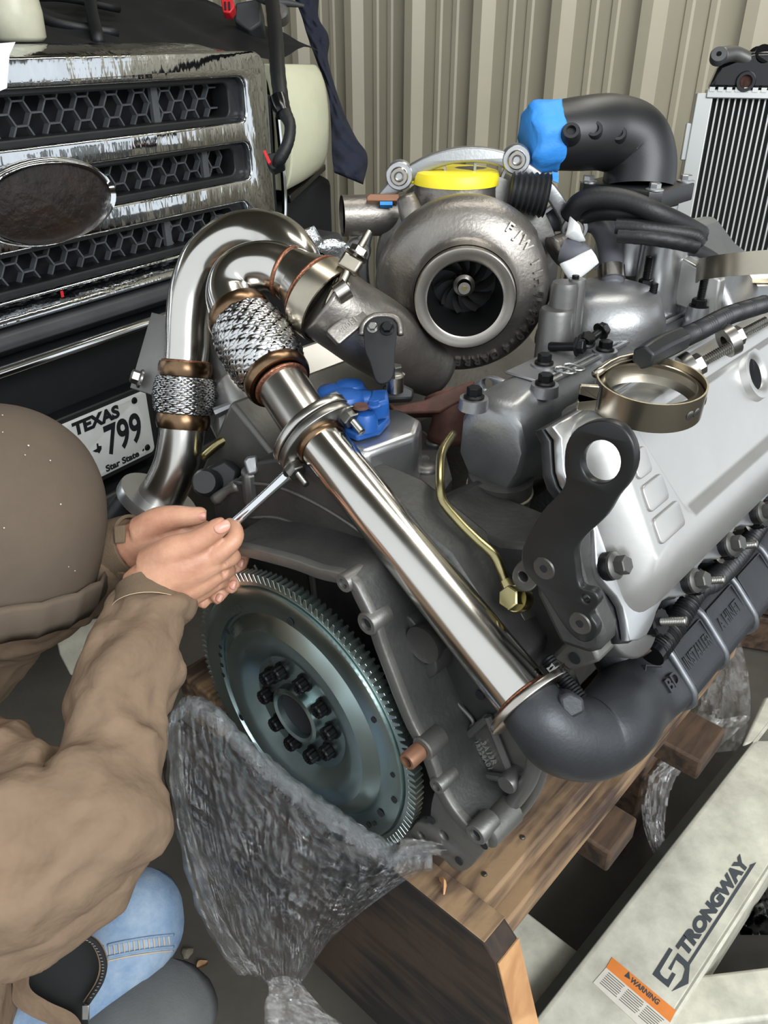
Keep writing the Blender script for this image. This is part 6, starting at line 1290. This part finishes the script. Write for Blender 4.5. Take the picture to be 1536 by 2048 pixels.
def nail(x, y, z, w_, l_, ax, nrm):
    nrm = V(nrm).normalized(); ax = (V(ax) - nrm * V(ax).dot(nrm)).normalized(); f = Fr(W(x, y, z), ax, nrm.cross(ax), nrm)
    vs = [f.p(l_ / 2 * math.sin(a) * math.copysign(abs(math.cos(b)) ** 0.8, math.cos(b)), w_ / 2 * math.sin(a) * math.copysign(abs(math.sin(b)) ** 0.8, math.sin(b)), 0.0022 * math.cos(a) - 0.003 * (math.sin(a) * math.sin(b)) ** 2) for a in [math.pi * i / 10 for i in range(11)] for b in [2 * math.pi * k / 20 for k in range(20)]]
    mk('fingernail', (vs, [(i * 20 + k, i * 20 + (k + 1) % 20, (i + 1) * 20 + (k + 1) % 20, (i + 1) * 20 + k) for i in range(10) for k in range(20)]), 'nail', person, sm=180)
nail(444, 1052, 0.8535, 0.014, 0.018, CR * 0.85 + CU * 0.5, -CF + CU * 0.35 + CR * 0.1)
nail(401, 1031, 0.9360, 0.011, 0.013, CR, -CF + CU * 0.25)
nail(484, 1127, 0.943, 0.009, 0.011, CU * -1 - CR * 0.3, -CF + CR * 0.9)
nail(468, 1170, 0.932, 0.009, 0.011, CU * -1 - CR * 0.5, -CF + CR * 0.9)
nail(440, 1196, 0.930, 0.009, 0.010, CU * -1 - CR * 0.6, -CF + CR * 0.6)
# --- jacket: sleeves and body in one cloth surface with soft folds
def fold(seed, amp=0.05, fq=5):
    def f(t, a):
        q = V((math.cos(a) * 0.75 + seed * 7, math.sin(a) * 0.75 + 0.35 * math.sin(a + 5 * t), t * fq))
        rg = 1 - abs(mnoise.noise(q)) * 3.0; rg = max(-0.6, rg)
        q2 = V((math.cos(a) * 1.6 + seed * 3, math.sin(a) * 1.6, t * fq * 0.7 + 9)); r2 = 1 - abs(mnoise.noise(q2)) * 2.6
        return 1 + amp * 1.9 * (rg - 0.3) - amp * 1.0 * max(0, r2) ** 4
    return f
slr = [(-260, 1690, 0.80, 0.155), (-120, 1685, 0.77, 0.122), (30, 1690, 0.735, 0.098), (140, 1670, 0.73, 0.078), (205, 1605, 0.745, 0.058), (225, 1500, 0.785, 0.049), (240, 1400, 0.825, 0.048), (268, 1300, 0.86, 0.045), (296, 1230, 0.885, 0.039), (305, 1195, 0.897, 0.036)]
sll = [(-240, 1380, 1.14, 0.13), (-60, 1270, 1.09, 0.085), (60, 1190, 1.05, 0.068), (150, 1140, 1.03, 0.055), (215, 1110, 1.008, 0.043), (262, 1092, 0.992, 0.036)]
def sleeve(pts, seed, amp, fq): return tube([W(x, y, z) for x, y, z, r in pts], [r for *_, r in pts], 72, 16, fn=fold(seed, amp, fq))
jt = tube([PEL + V((0.10, 0.02, -0.02)), PEL + V((0.10, 0.04, 0.08)), CH + V((0.05, 0, -0.08)), CH + V((0.05, 0.03, 0.04)), CH + V((0.06, 0.08, 0.13)), NK + V((0, 0, 0.0))], [0.175, 0.17, 0.175, 0.17, 0.13, 0.085], 40, 6, fn=fold(0.3, 0.03, 3))
jk = mk('jacket', join(sleeve(slr, 0.4, 0.085, 7), sleeve(sll, 1.9, 0.07, 5), jt, tube([CH + V((0.03, 0.05, 0.03)), sh_l + V((0.0, 0, 0))], [0.14, 0.11], 24, 3)), 'duck_canvas', person, sm=180, rem=0.0045, smooth_it=2, lab='brown duck canvas work jacket')
tx = bpy.data.textures.new('cloth_folds', 'CLOUDS'); tx.noise_scale = 0.16; tx.noise_depth = 2; tx.noise_type = 'HARD_NOISE'
dm = jk.modifiers.new('folds', 'DISPLACE'); dm.texture = tx; dm.strength = -0.034; dm.direction = 'NORMAL'; dm.mid_level = 0.45; dm.texture_coords = 'LOCAL'
def cuffm(pts, r0, r1, par, nm='cuff'):
    v_, f_ = tube([W(*p) for p in pts], [r0, (r0 + r1) / 2, r1], 36, 5, caps=False); n_ = len(v_); i_, g_ = tube([W(*p) for p in pts], [r0 - 0.004, (r0 + r1) / 2 - 0.004, r1 - 0.004], 36, 5, caps=False)
    m_ = len(v_) // 36; fs = f_ + [tuple(j + n_ for j in q[::-1]) for q in g_] + [(k, (k + 1) % 36, n_ + (k + 1) % 36, n_ + k) for k in range(36)] + [((m_ - 1) * 36 + k, (m_ - 1) * 36 + (k + 1) % 36, n_ + (m_ - 1) * 36 + (k + 1) % 36, n_ + (m_ - 1) * 36 + k) for k in range(36)]
    return mk(nm, (v_ + i_, fs), 'duck_cuff', par, sm=50)
cfr = cuffm([(303, 1222, 0.888), (305, 1200, 0.896), (304, 1178, 0.904)], 0.0425, 0.0395, jk); cfl = cuffm([(232, 1103, 1.002), (252, 1095, 0.995), (272, 1088, 0.988)], 0.041, 0.038, jk)
mk('cuff_stitching', lathe([(0.0430, -0.0006), (0.0436, 0), (0.0430, 0.0006)], fr_axis(W(303, 1224, 0.887), W(305, 1195, 0.898) - W(303, 1222, 0.888)), 36, closed=True), 'stitch', jk, sm=180)
mk('cuff_tab', prism([W(x, y, 0.952) for x, y in [(226, 1052), (250, 1050), (250, 1086), (228, 1088)]], CF * 0.004), 'duck_cuff', jk, bev=0.003)
# seam across the sleeve
# hood pulled over the head
def hood_fn(a, i): return 1 + 0.012 * math.sin(3 * a + i * 0.15)
hd_ax = (CU * 0.9 + CF * -0.25 + CR * 0.1).normalized(); hfr = fr_axis(HC, hd_ax)
prof_h = [(0.0, 0.128), (0.035, 0.1245), (0.068, 0.110), (0.098, 0.083), (0.117, 0.045), (0.124, 0.005), (0.123, -0.035), (0.116, -0.075), (0.108, -0.105), (0.104, -0.105), (0.112, -0.07), (0.118, -0.03), (0.118, 0.01)]
prof_h = [(max(0, p[0]), p[1]) for p in catmull([q + (0,) for q in prof_h], 5)]
hdm = mk('hood', lathe(prof_h, hfr, 96, fn=hood_fn, caps=False), 'duck_hood', person, sm=180, lab='brown hood speckled with dust')
mk('hood_band', lathe([(0.1135, -0.110), (0.1225, -0.095), (0.1285, -0.070), (0.1265, -0.062), (0.120, -0.075), (0.108, -0.105)], hfr, 56, closed=True, fn=lambda a, i: 1 + 0.025 * math.sin(18 * a)), 'duck_hood', hdm, sm=180)
LIB['dust'] = base_mesh('dust_speck', lathe([(0, 0.0006), (0.0008, 0.0004), (0.0011, 0)], F0, 6), 'label_white')
for k in range(46):
    a = random.uniform(-2.2, 1.2); t = random.uniform(-0.5, 1.25); d = (hfr.x * math.cos(a) + hfr.y * math.sin(a)) * math.cos(t) + hfr.z * math.sin(t)
    if d.dot(-CF) < 0.05: continue
    rr_ = next((p for p in prof_h if math.atan2(p[1], max(p[0], 1e-6)) <= t), prof_h[0]); rl_ = math.hypot(*rr_)
    inst('dust_speck', LIB['dust'], HC + d * (rl_ * (1 + 0.012 * math.sin(3 * a)) + 0.0012), d, hdm, random.uniform(0.5, 1.1))
# jacket hem hanging open, with zip
hem = [(40, 1905, 0.86), (60, 1950, 0.86), (50, 1985, 0.86), (85, 2010, 0.86), (130, 2030, 0.86), (165, 2060, 0.86)]
def hemf(a, b):
    P = catmull([(30, 1880, 0.83), (58, 1930, 0.84), (60, 1975, 0.845), (95, 2002, 0.85), (150, 2030, 0.855), (175, 2075, 0.86)], 6); k = a * (len(P) - 1); i = min(int(k), len(P) - 2); p = P[i] * (1 - (k - i)) + P[i + 1] * (k - i)
    return W(p[0] - 34 * b, p[1] + 30 * b, p[2] + 0.01 * b)
mk('jacket_hem', grid(hemf, 30, 6), 'duck_canvas', jk, sm=180)
zp = catmull([(160, 1868, 0.84), (192, 1888, 0.845), (208, 1925, 0.85), (202, 1962, 0.855), (175, 2005, 0.86)], 6)
def flapf(a, b):
    k = a * (len(zp) - 1); i = min(int(k), len(zp) - 2); p = zp[i] * (1 - (k - i)) + zp[i + 1] * (k - i); return W(p[0] - 10 + 22 * b * (1 - 0.4 * a), p[1] - 4 * b, p[2] + 0.006 * b)
mk('jacket_front', grid(flapf, 24, 4), 'duck_canvas', jk, sm=180)
mk('zip_tape', tube([W(*p) for p in zp], 0.0032, 8, 1), 'lining_black', jk, sm=180)
zt = mk('zip_teeth', join(*[box(Fr(W(*zp[k]) - CF * 0.003, CR, CU), (-0.0012, 0.0012), (-0.0005, 0.0005), (0, 0.001)) for k in range(0, len(zp))]), 'bolt_steel', jk)
zt['kind'] = 'stuff'
mk('zip_pull', box(Fr(W(172, 2016, 0.85), CR, CU), (-0.004, 0.004), (-0.012, 0.004), (0, 0.002)), 'bolt_steel', jk, bev=0.001)
mk('jacket_lining', prism([W(x, y, 0.872) for x, y in [(30, 1890), (165, 1862), (205, 1895), (208, 1930), (198, 1965), (172, 2008), (175, 2075), (150, 2060), (90, 2010), (55, 1975)]], CF * 0.004), 'lining_black', jk)
# jeans: knee in pale denim, the other leg grey
jn = mk('jeans', tube([HIP + V((0.02, 0, 0)), HIP * 0.45 + KN * 0.55, KN + V((-0.01, 0.0, 0.006)), KN + V((-0.06, -0.004, -0.07)), leg1[2]], [0.105, 0.078, 0.063, 0.060, 0.055], 36, 8, fn=fold(1.0, 0.05, 6)), 'denim', person, sm=180, lab='faded blue denim over the knee')
from mathutils.bvhtree import BVHTree
def caster(o):
    c = WLOC[o]; return BVHTree.FromPolygons([v.co + c for v in o.data.vertices], [tuple(p.vertices) for p in o.data.polygons])
def on_px(bv, x, y, lift=0.001):
    r = ray(x, y).normalized(); h = bv.ray_cast(CAM, r); return (h[0] - r * lift) if h[0] is not None else None
jb = caster(jn)
def seamline(pts, r, mat, name):
    P = [on_px(jb, x, y) for x, y in pts]; P = [p for p in P if p is not None]
    if len(P) > 2: mk(name, tube(P, r, 6, 4), mat, jn, sm=180)
for dy, r in ((0, 0.0016), (24, 0.0016), (32, 0.0008)): seamline([(215 + 12 * k, 1888 + dy - 2.0 * k + 0.012 * (k - 5) ** 2 * 8) for k in range(12)], r, 'denim' if r > 0.001 else 'stitch', 'seam')
for k in range(13): seamline([(217 + 10 * k, 1890 - 1.7 * k), (218 + 10 * k, 1900 - 1.7 * k), (219 + 10 * k, 1910 - 1.7 * k)], 0.0008, 'stitch', 'stitch')
mk('trouser_leg', tube([HIP2, HIP2 * 0.4 + KN2 * 0.6, KN2, leg2[2]], [0.10, 0.075, 0.066, 0.055], 32, 8, fn=fold(2.2, 0.03, 4)), 'denim_grey', person, sm=180, lab='dark grey trouser leg')
for p_, nm in ((leg1[2], 0), (leg2[2], 1)):
    bf_ = Fr(V((p_.x, p_.y, 0)), V((1, 0.2, 0)), V((-0.2, 1, 0))); mk('boot', join(tube([bf_.p(-0.05, 0, 0.10), bf_.p(-0.05, 0, 0.05), bf_.p(0.02, 0, 0.045), bf_.p(0.15, 0, 0.035)], [0.05, 0.05, 0.045, 0.032], 16, 4), box(bf_, (-0.10, 0.18), (-0.045, 0.045), (0.0, 0.018))), 'wheel_rubber', person, sm=60, rem=0.006)
# combination wrench held in the hands
wr = thing('wrench', 'chrome combination wrench held in both hands on the flange bolt', 'wrench', W(530, 985, 0.90))
w0_, w1_ = W(462, 1052, 0.898), W(566, 958, 0.880); wd_ = (w1_ - w0_).normalized()
mk('wrench_shank', tube([w0_ - wd_ * 0.03, w0_, (w0_ + w1_) / 2, w1_, W(580, 947, 0.878)], [0.0058, 0.0058, 0.0052, 0.0064, 0.0085], 14, 6, squash=(0.6, 1.0), hint=CF), 'chrome', wr, sm=180)
rf_ = fr_axis(W(592, 938, 0.876), dP)
mk('wrench_ring', lathe([(0.0080, -0.004), (0.0118, -0.004), (0.0128, 0), (0.0118, 0.004), (0.0080, 0.004)], rf_, 24, closed=True), 'chrome', wr, sm=60)
# scrap of pale painted metal behind the sleeve
sp_ = mk('metal_bracket', prism([W(x, y, 1.15) for x, y in [(110, 1275), (150, 1245), (200, 1238), (215, 1265), (165, 1300), (175, 1345), (140, 1352), (118, 1310)]], CF * 0.02), 'hoist_paint', None, bev=0.003)
tag(sp_, 'pale chipped metal bracket on the floor behind the brown sleeve', 'bracket')
